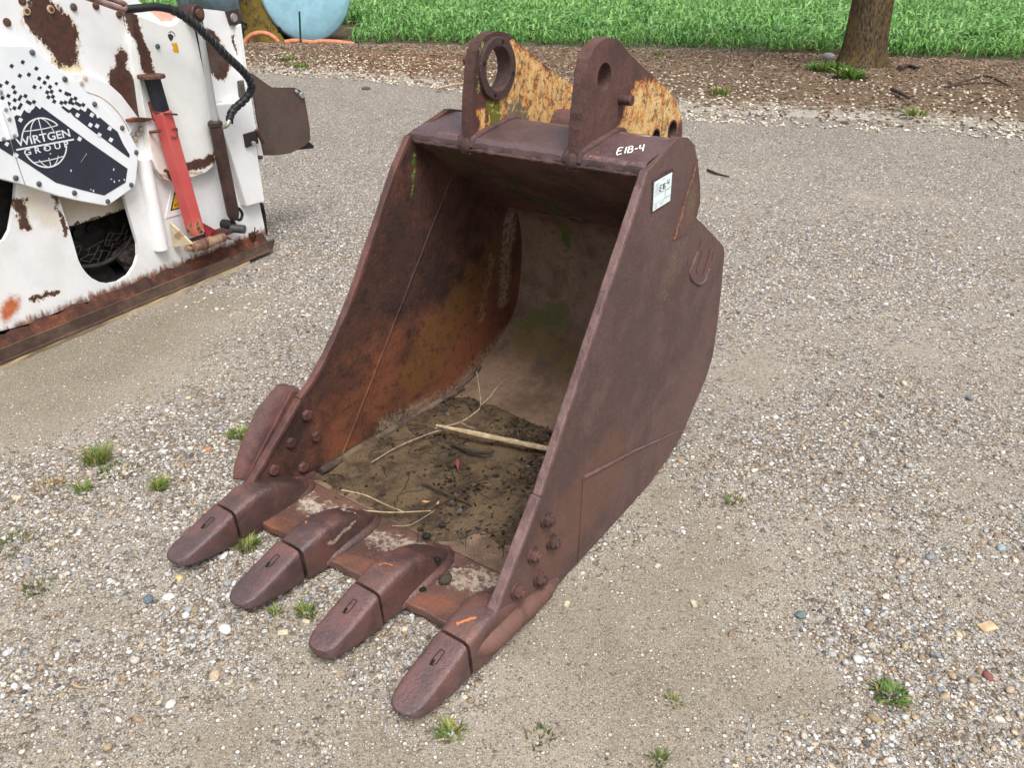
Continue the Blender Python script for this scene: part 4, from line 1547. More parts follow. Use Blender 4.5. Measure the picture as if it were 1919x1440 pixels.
for i, q in enumerate(((1033, 978), (1043, 1020), (1009, 1045), (1019, 1089), (978, 1113))):
    y, z = b_near(q, .02)[1:]
    fn = lambda a, b, t: (hw(a, b) + t, a, b)
    mb = MB(); mb.prism(circle((y, z), .0245, 24), fn, -.002, .006)
    w_ = mb.build('bolt', R_BOLT, bucket, bevel=.002)
    mb = MB(); mb.prism(hexa((y, z), .0195, a0=.2 + i), fn, .004, .022); mb.build('nut', R_BOLT, w_, bevel=.0025)
    mb = MB(); mb.prism(circle((y, z), .0115, 16), fn, .02, .030); mb.build('stud', R_BOLT, w_, bevel=.003)
for i, q in enumerate(((577, 779), (595, 819), (547, 831), (570, 877), (515, 882))):
    y, z = b_far(q, TS + .01)[1:]
    fn = lambda a, b, t: (-(hw(a, b) - TS) + t, a, b)
    mb = MB(); mb.prism(hexa((y, z), .0205, a0=.5 + i), fn, -.002, .014)
    h_ = mb.build('bolt', R_BOLT, bucket, bevel=.004)
    h_.modifiers['bevel'].segments = 3

# flared side cutter on the far side
IN = [(-.075, .125), (-.03, .175), (.03, .24), (.09, .305), (.158, .378)]
rings = []
prof = ((0, .0), (.35, .030), (.7, .075), (1.0, .115))
OUTP = [b_plane(q, 1, 0, 0, -.575 - .02 * k / 4) for k, q in enumerate(((434, 899), (437, 872), (452, 825), (478, 768), (519, 719)))]
mid_ = []
for k in range(5):
    a = np.array([-(hw(*IN[k]) + .004), *IN[k]])
    b = OUTP[k]
    row = []
    for t in (0, .25, .5, .75, 1):
        p_ = a + (b - a) * t
        p_ = p_ + np.array([0, .022, -.006]) * math.sin(t * math.pi)
        row.append(p_)
    mid_.append(row)
V_, F_ = [], []
off = np.array([.004, .032, -.014])
for s_ in (0, 1):
    for row in mid_:
        for j, p_ in enumerate(row): V_.append(tuple(p_ + off * s_ * (1 - .55 * j / 4)))
for s_ in (0, 1):
    for i in range(4):
        for j in range(4):
            a = s_ * 25 + i * 5 + j
            q = (a, a + 1, a + 6, a + 5)
            F_.append(q if s_ else tuple(reversed(q)))
loop = [0, 1, 2, 3, 4, 9, 14, 19, 24, 23, 22, 21, 20, 15, 10, 5]
for i in range(16):
    a, b = loop[i], loop[(i + 1) % 16]
    F_.append((a, b, b + 25, a + 25))
o = MB().add(V_, F_).build('side_cutter', rust('rust_cutter', (98, 66, 61), (68, 49, 49), (132, 80, 54), .60, None, .52, 1.6), bucket, smooth=50)
bv = o.modifiers.new('bevel', 'BEVEL'); bv.width = .006; bv.segments = 3; bv.limit_method = 'ANGLE'; bv.angle_limit = R(45)


# ---- teeth and adapters
def section(xc, y, w, zb_, zt_, ex=4.0, n=28, tilt_=0.0):
    zc, hh = (zb_ + zt_) / 2, (zt_ - zb_) / 2
    r_ = []
    for k in range(n):
        a = 2 * math.pi * k / n
        c, s_ = math.cos(a), math.sin(a)
        # narrower on top, wide at the base
        X_ = w * math.copysign(abs(c) ** (2 / ex), c)
        Z_ = hh * math.copysign(abs(s_) ** (2 / ex), s_)
        X_ *= 1 - .10 * (Z_ / hh if hh else 0)
        r_.append((xc + X_, y, zc + Z_ + tilt_ * X_))
    return r_


SECT = [(-.184, .018), (-.190, .0530), (-.197, .0555), (-.25, .0550), (-.30, .0535), (-.335, .0510), (-.355, .0475), (-.370, .0420), (-.380, .0340), (-.386, .0225), (-.389, .0090)]
ZT = lambda y: np.interp(y, [-.389, -.383, -.37, -.34, -.29, -.19], [.051, .058, .063, .073, .089, .121])
ZB = lambda y: np.interp(y, [-.389, -.38, -.30, -.19], [.045, .038, .024, .010])
for i in range(4):
    xc = (i - 1.5) * TD
    jx = (.002, -.004, .003, 0)[i]
    mb = MB()
    rings = []
    for y, w in [(y_ if y_ > -.2 else -.2 + (y_ + .2) * (1.0, 1.01, .95, 1.02)[i], w_) for y_, w_ in SECT]:
        zt_, zb_ = ZT(y), ZB(y)
        if y > -.188: zt_, zb_ = .09, .04
        rings.append(section(xc + jx, y, w, zb_, zt_, 7.0, 44))
    mb.loft(list(reversed(rings)))
    tooth = mb.build('tooth', R_TOOTH, bucket, smooth=50)
    # slot for the locking pin, cut look: dark slit with a raised rim
    sy = -.252
    zt_ = float(ZT(sy))
    fn = lambda a, b, dz=0.0012: (xc + jx + a, b, float(ZT(b)) + dz)
    rim = [(-.007, -.228), (.007, -.228), (.008, -.262), (.003, -.270), (-.005, -.270), (-.008, -.262)]
    mb = MB(); mb.ribbon(resample(rim, .006), .0024, fn, True); mb.build('pin_slot', DARK, tooth)
    mb = MB(); mb.flat([(-.0075, -.256), (.0, -.256), (.001, -.271), (-.007, -.273)], lambda a, b: fn(a, b, .0008)); mb.build('slot_opening', DARK, tooth)
    # adapter with its nose inside the tooth
    A = [(-.172, .040, .030, .100), (-.1725, .050, .014, .116), (-.180, .0545, .010, .122), (-.15, .056, .004, .130), (-.11, .057, .0, .138), (-.06, .057, .0, .140), (-.01, .055, .0, .131), (.04, .052, .0, .110),
         (.08, .047, .0, .083), (.11, .040, .004, .060), (.128, .029, .008, .052), (.138, .012, .012, .044)]
    A = [(-.179, .046, .024, .108), (-.1795, .054, .011, .121)] + A[3:]
    mb = MB(); mb.loft([section(xc, y, w, zb_, zt_, 6.0 if y < -.05 else 4.2, 44) for y, w, zb_, zt_ in A])
    ad = mb.build('tooth_adapter', R_ADAPT, bucket, smooth=50)
    mb = MB(); mb.loft([section(xc, y, min(w, .515 - abs(xc)) if abs(xc) > .4 else w, .004, zt_, 2.6, 32) for y, w, zt_ in ((-.118, .050, .030), (-.11, .062, .046), (-.07, .070, .056), (0, .073, .058), (.07, .070, .052), (.12, .060, .044), (.155, .036, .036), (.165, .012, .032))])
    mb.build('adapter_skirt', R_ADAPT, ad, smooth=60)
    mb = MB(); mb.loft([section(xc, y, w, zb_, zt_, 3.0) for y, w, zb_, zt_ in ((-.23, .03, .03, .085), (-.20, .048, .02, .106), (-.16, .048, .018, .112))])
    mb.build('adapter_nose', DARK, ad, smooth=50)
    mb = MB(); mb.add([(xc + .0562, -.125, .020), (xc + .0562, -.095, .022), (xc + .0562, -.098, .040), (xc + .050, -.125, .020), (xc + .050, -.095, .022), (xc + .050, -.098, .040)], [(0, 1, 2), (3, 5, 4), (0, 3, 4, 1), (1, 4, 5, 2), (2, 5, 3, 0)]); mb.build('lock_hole', DARK, ad)

# ---- painted mark E1B-4 on the top tube
white = plain('white_marker', lin(235, 235, 230), .6, var=.05, sc=200)


def tube_top(x, s_):
    y = .80 + s_
    return (x, y, 1.144 + s_ * (.022 / .13) + .0016)


tq = lambda q: b_plane(q, 0, -.169, 1, 1.1456 - .80 * .169)
t0, t1, tH = tq((1157, 289)), tq((1206, 282)), tq((1160, 277))


def mark_pt(a, b):
    p_ = t0 + a * (t1 - t0) + b * (tH - t0)
    return tube_top(p_[0], p_[1] - .80)


STR = [[[(.17, 1), (.0, .95), (-.02, 0), (.16, .02)], [(-.01, .5), (.13, .53)]], [[(.30, 1), (.28, 0)]],
       [[(.40, 1), (.39, 0)], [(.40, 1), (.52, .95), (.53, .62), (.41, .52)], [(.41, .52), (.55, .45), (.54, .06), (.39, 0)]],
       [[(.64, .45), (.76, .48)]], [[(.84, 1), (.83, .45), (1.0, .5)], [(.98, 1), (.97, -.05)]]]
mb = MB()
for Lr in STR:
    for s_ in Lr:
        P_ = spline(s_, 5) if len(s_) > 2 else s_
        mb.ribbon([(a, b * .35) for a, b in P_], .055, lambda a, b: mark_pt(a, b / .35))
mb.build('painted_mark', white, bucket)['label'] = 'hand-painted white mark E1B-4'

# ---- paper sticker on the near side plate
ST = [b_near(q, .002) for q in ((1226, 342), (1259, 323), (1255, 376), (1223, 396))]
ST2 = [(p[1], p[2]) for p in ST]


def st_pt(u, v, n=.0035):
    a = (np.array(ST2[0]) * (1 - u) + np.array(ST2[1]) * u) * (1 - v) + (np.array(ST2[3]) * (1 - u) + np.array(ST2[2]) * u) * v
    return (hw(*a) + n, a[0], a[1])


mb = MB()
sm = [(-.08, -.12), (.2, -.1), (.6, -.16), (1.05, -.12), (1.1, .1), (1.06, .4), (1.1, .7), (1.05, 1.05), (.8, 1.04), (.4, 1.08), (.1, 1.03), (-.06, 1.1), (-.1, .7), (-.06, .4), (-.1, .1)]
mb.flat(sm, lambda a, b: st_pt(a, b, .0018))
gd = G('sticker_residue'); nn = gd.noise(160, 4, .7)
mb.build('sticker_residue', gd.done(gd.mix(gd.step(nn, .45, .6), lin(30, 26, 26), lin(96, 78, 74)), .7), bucket)
mb = MB(); mb.add([st_pt(*p, .0018) for p in ((0, 0), (1, 0), (1, 1), (0, 1))] + [st_pt(*p, .0036) for p in ((0, 0), (1, 0), (1, 1), (0, 1))],
                  [(3, 2, 1, 0), (4, 5, 6, 7), (0, 1, 5, 4), (1, 2, 6, 5), (2, 3, 7, 6), (3, 0, 4, 7)])
stk = mb.build('sticker', plain('paper_white', lin(222, 234, 234), .6, var=.03, bump=.02), bucket)
ink = plain('ink', lin(40, 44, 52), .6, var=.1)
inkf = plain('ink_faint', lin(140, 150, 156), .6, var=.1)
mb = MB()
STK = [[(.33, .22), (.30, .42)], [(.33, .22), (.44, .22)], [(.32, .32), (.42, .32)], [(.30, .42), (.42, .42)], [(.50, .22), (.50, .42)], [(.55, .22), (.55, .42)], [(.55, .22), (.64, .25), (.56, .32), (.66, .37), (.55, .42)],
       [(.74, .16), (.72, .28), (.84, .28)], [(.84, .16), (.83, .36)]]
for s_ in STK: mb.ribbon(s_, .035, lambda a, b: st_pt(a, b, .0041))
mb.build('handwriting', ink, stk)
mb = MB()
for s_ in ([(.02, .48), (.98, .48)], [(.02, .78), (.98, .78)], [(.66, .48), (.66, .78)], [(.06, .86), (.22, .86)], [(.34, .86), (.62, .86)], [(.06, .93), (.2, .93)], [(.34, .92), (.56, .92)],
           [(.06, .1), (.26, .1)], [(.06, .16), (.24, .16)], [(.06, .22), (.26, .22)], [(.06, .28), (.22, .28)], [(.06, .34), (.26, .34)], [(.06, .40), (.22, .40)], [(.4, .06), (.62, .06)], [(.72, .52), (.9, .52)]):
    mb.ribbon(s_, .018, lambda a, b: st_pt(a, b, .0041))
mb.build('printed_lines', inkf, stk)

# ---- cast emblem of slotted fingers on the near plate
def nq(x, y):
    p = b_near((1200 + x / 6.0, 300 + y / 6.0), .004); return (float(p[1]), float(p[2]))


U_ = spline([(655, 1040), (632, 1100), (598, 1190), (568, 1290), (600, 1355), (668, 1402), (733, 1372), (762, 1290), (782, 1230)], 4)
P_ = [nq(*p) for p in U_]
mb = MB(); mb.tube([(hw(y, z) - .001, y, z) for y, z in P_], [.0065 + .001 * math.sin(i * 1.3) for i in range(len(P_))], 10)
em = mb.build('cast_emblem', R_NEAR, bucket, smooth=60)
em['label'] = 'cast emblem, an open horseshoe with rusty finger slots'
ro = plain('emblem_rust', lin(120, 62, 42), .85, var=.35, sc=90, dirt=lin(46, 32, 30))
for s_ in ([(700, 880), (685, 940), (668, 985)], [(708, 1010), (690, 1090), (655, 1180), (640, 1240), (655, 1290)], [(800, 990), (775, 1090), (745, 1190), (712, 1300)], [(545, 1150), (550, 1185)], [(830, 1040), (815, 1130)]):
    mb = MB(); mb.ribbon([nq(*p) for p in spline(s_, 3)] if len(s_) > 2 else [nq(*p) for p in s_], .006, lambda y, z: (hw(y, z) + .0012, y, z)); mb.build('emblem_slot', ro, em)

# ---- what lies in the bucket
mud_g = G('wet_leafy_mud')
n1 = mud_g.noise(9, 6, .65); n2 = mud_g.noise(45, 5, .7); n3 = mud_g.noise(230, 3, .6)
c = mud_g.mix(mud_g.step(n1, .36, .62), lin(64, 50, 36), lin(98, 80, 58))
c = mud_g.mix(mud_g.mul(mud_g.step(n2, .6, .9), .6), c, lin(40, 33, 26))
c = mud_g.mix(mud_g.mul(mud_g.step(n2, .42, .3), .5), c, lin(98, 84, 62))
c = mud_g.mix(mud_g.mul(mud_g.step(n3, .55, .7), .6), c, lin(34, 28, 22))
mud_g.bump(mud_g.add(mud_g.add(n1, n2), mud_g.mul(n3, .6)), .6, .006)
MUD = mud_g.done(c, mud_g.add(.45, mud_g.mul(n2, .5)), 0, .4)
nxm, nym = 56, 64
V_ = []


def mud_z(x, y, front):
    t = (y - front) / .24
    z = .024 + .024 * np.clip(t, 0, 1) + .030 * (fbm(x, y, 8, 21, 4) - .5) * np.clip(t * 2, 0, 1) + .004 * (fbm(x, y, 60, 22, 2) - .5)
    bk = .93 + .16 * (fbm(x, y, 5, 51, 3) - .5) + .05 * x
    z = z - .045 * np.clip((y - bk) / .10, 0, 1.5)
    z = np.where(t < .0, .012, z)
    return z


def mud_front(x): return np.interp(x, [-.5, -.4, -.25, -.05, .1, .3, .5], [.13, .14, .10, .12, .15, .20, .22]) + .05 * (noise2(x, 0 * np.asarray(x), 14, 6) - .5)


ys2 = np.linspace(.06, 1.10, nym)
for y in ys2:
    xx = np.linspace(-1, 1, nxm) * (hw(y, .05) - .028)
    z = mud_z(xx, np.full_like(xx, y), mud_front(xx))
    V_ += list(zip(xx, np.full_like(xx, y), z))
F_ = [(j * nxm + i, j * nxm + i + 1, (j + 1) * nxm + i + 1, (j + 1) * nxm + i) for j in range(nym - 1) for i in range(nxm - 1)]
o = MB().add(V_, F_).build('wet_soil', MUD, smooth=70)
o.matrix_world = bucket.matrix_world if False else (Matrix.Translation((B_X, B_Y, 0)) @ Matrix.Rotation(-B_TH, 4, 'Z'))
BM = Matrix.Translation((B_X, B_Y, 0)) @ Matrix.Rotation(-B_TH, 4, 'Z')
tag(o, 'wet brown soil lying on the floor inside the bucket', 'soil', kind='stuff')
# rotten leaf litter
n = 3000
x = RNG.uniform(-.44, .46, n); y = .12 + .84 * RNG.random(n) ** .8
k = (y > mud_front(x) + .02) & (RNG.random(n) < np.clip(-.1 + 2.2 * (fbm(x, y, 6, 41, 3) - .42) + .5 * (y - .35) + .3 * x, .02, 1))
x, y = x[k], y[k]; n = len(x)
z = mud_z(x, y, mud_front(x))
leaf = []
for i in range(6):
    cu = RNG.uniform(.1, .5); wv = RNG.uniform(.25, .5)
    v = np.array([(-.5, 0, cu * .3), (-.15, -wv * .6, .02), (-.15, wv * .6, cu * .5), (.2, -wv * .5, cu * .2), (.2, wv * .5, .02), (.55, 0, cu * .4)])
    leaf.append((v, np.array([(0, 1, 2, 2), (1, 3, 4, 2), (3, 5, 4, 4)])))
leaf = [(v, np.array([(0, 1, 2), (1, 3, 4), (1, 4, 2), (3, 5, 4)])) for v, _ in leaf]
L = RNG.uniform(.006, .030, n)
col = np.array([lin(*c) for c in ((34, 29, 25), (48, 40, 32), (62, 50, 36), (84, 68, 44), (28, 25, 23), (104, 86, 56))])[RNG.choice(6, n, p=[.3, .25, .18, .1, .12, .05])].copy()
V_, F_, C_ = replicate(leaf, np.stack([x, y, z + .002], -1), rotz(RNG.uniform(0, 6.28, n)) @ tilt(RNG.normal(0, .35, n), RNG.normal(0, .35, n)),
                       np.stack([L, L * RNG.uniform(.4, 1.1, n), L * RNG.uniform(.4, 1.0, n)], -1), col)
o = link('leaf_litter', fast_mesh('leaf_litter', V_, F_, C_), attr_mat('rotten_leaf', .5, 0, .3, 120.0, .4))
o.matrix_world = BM
tag(o, 'black rotten leaves and debris on the soil inside the bucket', 'leaf litter', kind='stuff')
# crumbs of soil
n = 900
x = RNG.uniform(-.45, .46, n); y = RNG.uniform(.1, .98, n)
k = (y > mud_front(x) + .01) & (RNG.random(n) < np.clip(.2 + 2 * (fbm(x, y, 7, 61, 3) - .4), .08, 1))
x, y = x[k], y[k]; n = len(x)
d = .003 * (.014 / .003) ** (RNG.random(n) ** 2)
col = np.array([lin(*c) for c in ((70, 58, 45), (54, 45, 35), (90, 76, 58), (38, 32, 27))])[RNG.integers(0, 4, n)].copy()
V_, F_, C_ = replicate(ico(1, 8, .25), np.stack([x, y, mud_z(x, y, mud_front(x)) + d * .2], -1), rotz(RNG.uniform(0, 6.28, n)), np.stack([d * 1.2, d, d * .7], -1), col)
o = link('soil_crumbs', fast_mesh('soil_crumbs', V_, F_, C_), STONE, smooth=50); o.matrix_world = BM
tag(o, 'loose crumbs of soil over the mud inside the bucket', 'soil', kind='stuff')
# fine rootlets
mb = MB()
for i in range(55):
    x0, y0 = RNG.uniform(-.4, .44), RNG.uniform(.2, .95)
    if y0 < mud_front(x0) + .02: continue
    a = RNG.uniform(0, 6.28); p_ = []
    for j in range(5):
        p_.append((x0, y0, float(mud_z(np.array(x0), np.array(y0), mud_front(np.array(x0)))) + .003))
        a += RNG.normal(0, .4); x0 += .02 * math.cos(a); y0 += .02 * math.sin(a)
        x0 = float(np.clip(x0, -.45, .46))
    mb.tube(p_, .0012, 4)
o = mb.build('rootlets', plain('root_black', lin(38, 32, 27), .7)); o.matrix_world = BM
tag(o, 'tangle of thin dark rootlets on the soil inside the bucket', 'leaf litter', kind='stuff')


def bz(q, z):
    return BM @ Vector(b_z(q, z))


strip = [bz((817, 797), .10), bz((1044, 845), .085)]
d = strip[1] - strip[0]
mb = MB()
Rm = d.to_track_quat('X', 'Z').to_matrix()
nS = 14
rings = []
for i in range(nS + 1):
    t = i / nS
    p_ = strip[0] + d * t
    hh = .0025 + .003 * min(1, t * 3) + .0008 * math.sin(i * 3.1); ww = .004 + .005 * min(1, t * 4) + .001 * math.sin(i * 2.3)
    rings.append([tuple(p_ + Rm @ Vector((0, a * ww, b * hh))) for a, b in ((-1, -1), (1, -1), (1, 1), (-.8, .9))])
mb.loft(rings)
tag(mb.build('wood_strip', palew, bevel=.0015), 'pale split wood strip lying across the soil in the bucket', 'wood strip')
stick([bz(q, z) for q, z in (((697, 867), .055), ((745, 838), .06), ((800, 815), .07), ((828, 807), .075), ((870, 806), .075))], .0030, greyw,
      'long grey twig lying along the floor rib inside the bucket', 'twig', 'twigs in the bucket', taper=.4)
tw = empty('forked_twig', tuple(bz((815, 803), .08)))
tag(tw, 'forked thin twig leaning up against the bucket back', 'twig', 'twigs in the bucket')
to = Vector(tw.location)
for nm, L_ in (('stem', [((815, 803), .085), ((862, 792), .10), ((895, 770), .12), ((901, 760), .14)]), ('side_branch', [((901, 760), .14), ((899, 735), .17), ((893, 696), .22)]),
               ('side_branch', [((901, 760), .14), ((918, 744), .16), ((930, 728), .19), ((946, 711), .23)]), ('side_branch', [((864, 792), .10), ((878, 800), .09), ((888, 802), .085)])):
    mb = MB(); P_ = spline([bz(q, z) - to for q, z in L_], 4)
    mb.tube([tuple(p_) for p_ in P_], [(.0034 if nm == 'stem' else .0024) * (1 - .45 * i / len(P_)) for i in range(len(P_))], 6)
    mb.build(nm, greyw, tw, smooth=60)
stick([bz(q, z) for q, z in (((641, 919), .065), ((683, 928), .06), ((722, 946), .058), ((757, 960), .056))], .0026, palew, 'thin pale straw across the bucket lip, bent in the middle', 'straw', 'twigs in the bucket', 'straw')
stick([bz(q, z) for q, z in (((638, 954), .055), ((690, 958), .052), ((735, 961), .058), ((808, 958), .062))], .0028, palew, 'thin straight pale straw lying beside the bent straw', 'straw', 'twigs in the bucket', 'straw')
stick([bz(q, z) for q, z in (((735, 986), .045), ((770, 984), .05), ((815, 957), .056))], .0018, greyw, 'fine curved stalk below the straight pale straw', 'twig', 'twigs in the bucket')
stick([bz(q, z) for q, z in (((783, 1015), .05), ((785, 998), .055), ((797, 975), .058))], .0022, dkw, 'short dark twig standing beside the black lump', 'twig', 'twigs in the bucket')
stick([bz(q, z) for q, z in (((790, 905), .06), ((825, 920), .06), ((870, 940), .06), ((885, 948), .06))], .005, dkw, 'dark half-buried stem in the middle of the soil', 'twig', 'twigs in the bucket')
stick([bz(q, z) for q, z in (((900, 1003), .06), ((935, 996), .06), ((970, 985), .06))], .003, dkw, 'black root lying in soil near the bolted side', 'twig', 'twigs in the bucket')
stick([bz(q, z) for q, z in (((845, 830), .07), ((880, 846), .068), ((915, 850), .068), ((926, 845), .07))], .007, plain('dark_bark', lin(52, 48, 40), .7), 'dark curved bark sliver under the wood strip', 'bark_sliver', 'twigs in the bucket', 'bark')


def lump(q, z, d, col, label, name='clod', cat='clod', flat=.6):
    v, f = ico(2, 1, .3)[0]
    v = v * np.array([d, d * .8, d * flat])
    me = bpy.data.meshes.new(name); me.from_pydata(v.tolist(), [], f.tolist()); me.update()
    color_attr(me, np.repeat(np.array([lin(*col)]), len(v), 0))
    o = link(name, me, STONE, smooth=50); o.location = bz(q, z); o.rotation_euler = (.2, .1, d * 90)
    return tag(o, label, cat)


lump((800, 1008), .050, .030, (38, 35, 34), 'black wet clod beside the third tooth adapter')
lump((822, 1048), .085, .024, (30, 27, 26), 'small black clod stuck on top of the third adapter')
lump((838, 1085), .042, .044, (70, 62, 54), 'dark leaf clump wedged behind the third adapter', 'leaf_clump', 'leaves')
lump((790, 1103), .040, .032, (30, 28, 27), 'black leaf clump wedged between third and fourth teeth', 'leaf_clump', 'leaves', .4)
lump((829, 984), .055, .030, (44, 44, 46), 'dark wet leaf flat on the soil near the clod', 'leaf', 'leaf', .25)
mb = MB(); a = bz((857, 862), .075); b = bz((858, 882), .058)
mb.tube([tuple(a), tuple(a + (b - a) * .3), tuple(b)], [.004, .0075, .0015], 8)
tag(mb.build('red_scrap', plain('red_scrap', lin(140, 62, 58), .5, var=.2, sc=90)), 'small red pointed scrap lying on the soil', 'scrap')
yl = plain('yellow_leaf', lin(196, 148, 92), .7, var=.15, sc=60)
for q, lb, a in (((798, 941), 'yellowed leaf folded beside its twin on the soil', .3), ((820, 944), 'yellow-brown leaf with broad blade on the soil', 1.4)):
    v, f = leaf[2]
    mb = MB(); mb.add((v * np.array([.030, .022, .02])).tolist(), f.tolist())
    o = mb.build('fallen_leaf', yl, smooth=60); o.location = bz(q, .063); o.rotation_euler = (.1, .2, a)
    tag(o, lb, 'leaf', 'yellow leaves in the bucket')

# ================================================================== THE MILLING MACHINE
mach = empty('milling_machine', tuple(MO), math.atan2(MU[1], MU[0]))
tag(mach, 'white rust-streaked road milling machine side with red jack leg and printed cover plate', 'machine')
N0 = -.11


def zr(x, y, ox=0, oy=0, k=6.397): return (ox + x / k, oy + y / k)      # enlarged-view point -> photo pixel


def mf(u, z, n): return (u, n, z)


def mpoly(pts, n): return [mp2(p, n) for p in pts]


def m3(q, n): return Vector(mp(q, n))


def white_mat(name, base=(235, 236, 236), patches=(), bottom=True, grime=.5):
    g = G(name)
    n1 = g.noise(5, 6, .62); n2 = g.noise(38, 6, .7); n3 = g.noise(240, 3, .7)
    g.n1, g.n2, g.n3 = n1, n2, n3
    c = g.mix(g.step(n1, .2, .7), lin(*[v * .96 for v in base]), lin(*base))
    c = g.mix(g.mul(g.step(n1, .6, .95), .3 * grime), c, lin(206, 196, 172))
    c = g.mix(g.mul(g.step(n3, .90, .98), .8 * grime), c, lin(84, 70, 58))
    g.warp(.13, 8, 9, .8)
    st = g.noise(26, 6, .75, g.vec((1.6, 1, .6)))
    st = g.add(g.mul(st, .55), g.mul(n2, .45))
    vs = g.noise(14, 5, .7, g.vec((4.0, 1, .35)))
    c = g.mix(g.mul(g.step(vs, .62, .95), .28 * grime), c, lin(150, 134, 112))
    c = g.mix(g.mul(g.step(g.noise(60, 6, .8), .80, .90), .7 * grime), c, lin(112, 92, 76))
    for kind in ('stain', 'rust'):
        groups = {}
        for k_, a, b, w0, w1, colr in patches:
            if k_ == kind: groups.setdefault(colr if kind == 'stain' else 0, []).append((g.seg(a, b, w0, w1), colr))
        for colr, ms in groups.items():
            m_ = ms[0][0]
            for q in ms[1:]: m_ = g.mx(m_, q[0])
            live = g.step(m_, .0, .1)
            f0 = g.mul(live, g.step(g.add(m_, g.mul(g.sub(st, .5), 1.5 if kind == 'rust' else .8)), .12, .5 if kind == 'rust' else 1.1))
            f1 = g.mul(live, g.step(g.add(m_, g.mul(g.sub(st, .5), 1.8)), .46, .58))
            if kind == 'rust':
                c = g.mix(g.mul(f0, .5), c, lin(196, 166, 112))
                rc = g.mix(g.step(n2, .3, .8), lin(84, 52, 40), lin(58, 42, 38))
                rc = g.mix(g.mul(g.step(n1, .55, .85), .6), rc, lin(96, 86, 82))
                rc = g.mix(g.mul(g.step(n3, .7, .95), .4), rc, lin(128, 96, 76))
                c = g.mix(f1, c, rc)
                ck = g.noise(55, 5, .7)
                c = g.mix(g.mul(g.step(m_, .0, .25), g.step(g.add(ck, g.mul(m_, .25)), .80, .87)), c, rc)
            else:
                c = g.mix(g.mul(f0, .7 if colr[2] > 60 else .97), c, lin(*colr))
    if grime > .3:
        dz = g.noise(3.5, 7, .75)
        c = g.mix(g.mul(g.mul(g.step(g.z, 1.1, .25), g.step(dz, .35, .85)), .22), c, lin(168, 150, 126))
    if bottom:
        dr = g.noise(26, 6, .75, g.vec((1.5, 1, .4)))
        f = g.step(g.add(g.step(g.z, .22, .085), g.mul(g.sub(dr, .5), .9)), .42, .85)
        c = g.mix(g.mul(f, .9), c, g.mix(g.step(n2, .4, .6), lin(150, 88, 44), lin(92, 52, 34)))
    g.bump(g.add(n2, g.mul(n3, .4)), .12, .002)
    return g.done(c, g.add(.38, g.mul(n2, .3)), 0, .45)


def ps(q0, q1, n=N0): return tuple(mp(q0, n)), tuple(mp(q1, n))


PAT = [('rust', *ps((80, 35), (112, 62)), .050, .13, (72, 44, 34)), ('rust', *ps((112, 60), (120, 92)), .04, .115, (66, 44, 38)),
       ('rust', *ps((226, 105), (228, 150)), .012, .045, (74, 50, 42)), ('rust', *ps((226, 150), (246, 200)), .04, .095, (66, 46, 44)),
       ('rust', *ps((242, 28), (262, 85)), .022, .048, (84, 52, 34)), ('rust', *ps((262, 85), (282, 140)), .024, .048, (84, 52, 36)),
       ('rust', *ps((396, 85), (412, 118)), .06, .105, (70, 40, 34)), ('rust', *ps((375, 40), (386, 150)), .012, .030, (70, 46, 36)),
       ('stain', *ps((110, 118), (140, 132)), .02, .06, (214, 200, 160)), ('stain', *ps((15, 588), (22, 570)), .01, .075, (188, 92, 34)),
       ('rust', *ps((60, 562), (112, 548)), .003, .022, (52, 44, 40)), ('stain', *ps((60, 370), (95, 410)), .005, .10, (214, 200, 174)),
       ('rust', *ps((36, 380), (50, 425)), .004, .05, (74, 62, 56)), ('rust', *ps((100, 365), (125, 440)), .004, .022, (86, 64, 50)),
       ('stain', *ps((270, 160), (290, 210)), .01, .04, (210, 200, 176)), ('stain', *ps((405, 195), (450, 190)), .006, .03, (200, 186, 158)),
       ('rust', *ps((436, 65), (448, 110)), .006, .016, (62, 44, 38))]
WH = white_mat('machine_white_worn', patches=PAT)
WH2 = white_mat('machine_white', bottom=False, grime=.6)
WHC = white_mat('cover_white', (236, 240, 243), bottom=False, grime=.25)
STEEL = rust('rail_steel', (104, 88, 78), (72, 58, 50), (128, 82, 52), .60, None, .6, 1.5)
RUSTD = rust('flange_rust', (92, 54, 36), (54, 36, 30), (168, 96, 44), .58, None, .8, 2.2)
BRN = rust('cylinder_brown', (78, 58, 52), (52, 40, 38), (104, 66, 50), .68, None, .5, 2.0, .2)
PLATE = rust('flap_plate', (88, 76, 71), (72, 62, 58), (110, 84, 68), .76, None, .5, .8, .12)
BLK = plain('machine_black', lin(26, 27, 30), .5, var=.25, sc=20)
GRIM = plain('greasy_black', lin(44, 40, 38), .65, var=.35, sc=25, bump=.4)
BOLTG = plain('bolt_grey', lin(96, 100, 102), .5, .3, var=.15, sc=90)
RUSTB = plain('bolt_rusty', lin(96, 66, 54), .7, var=.25, sc=90)
SILV = plain('bolt_zinc', lin(176, 180, 180), .35, .6, var=.1, sc=90)

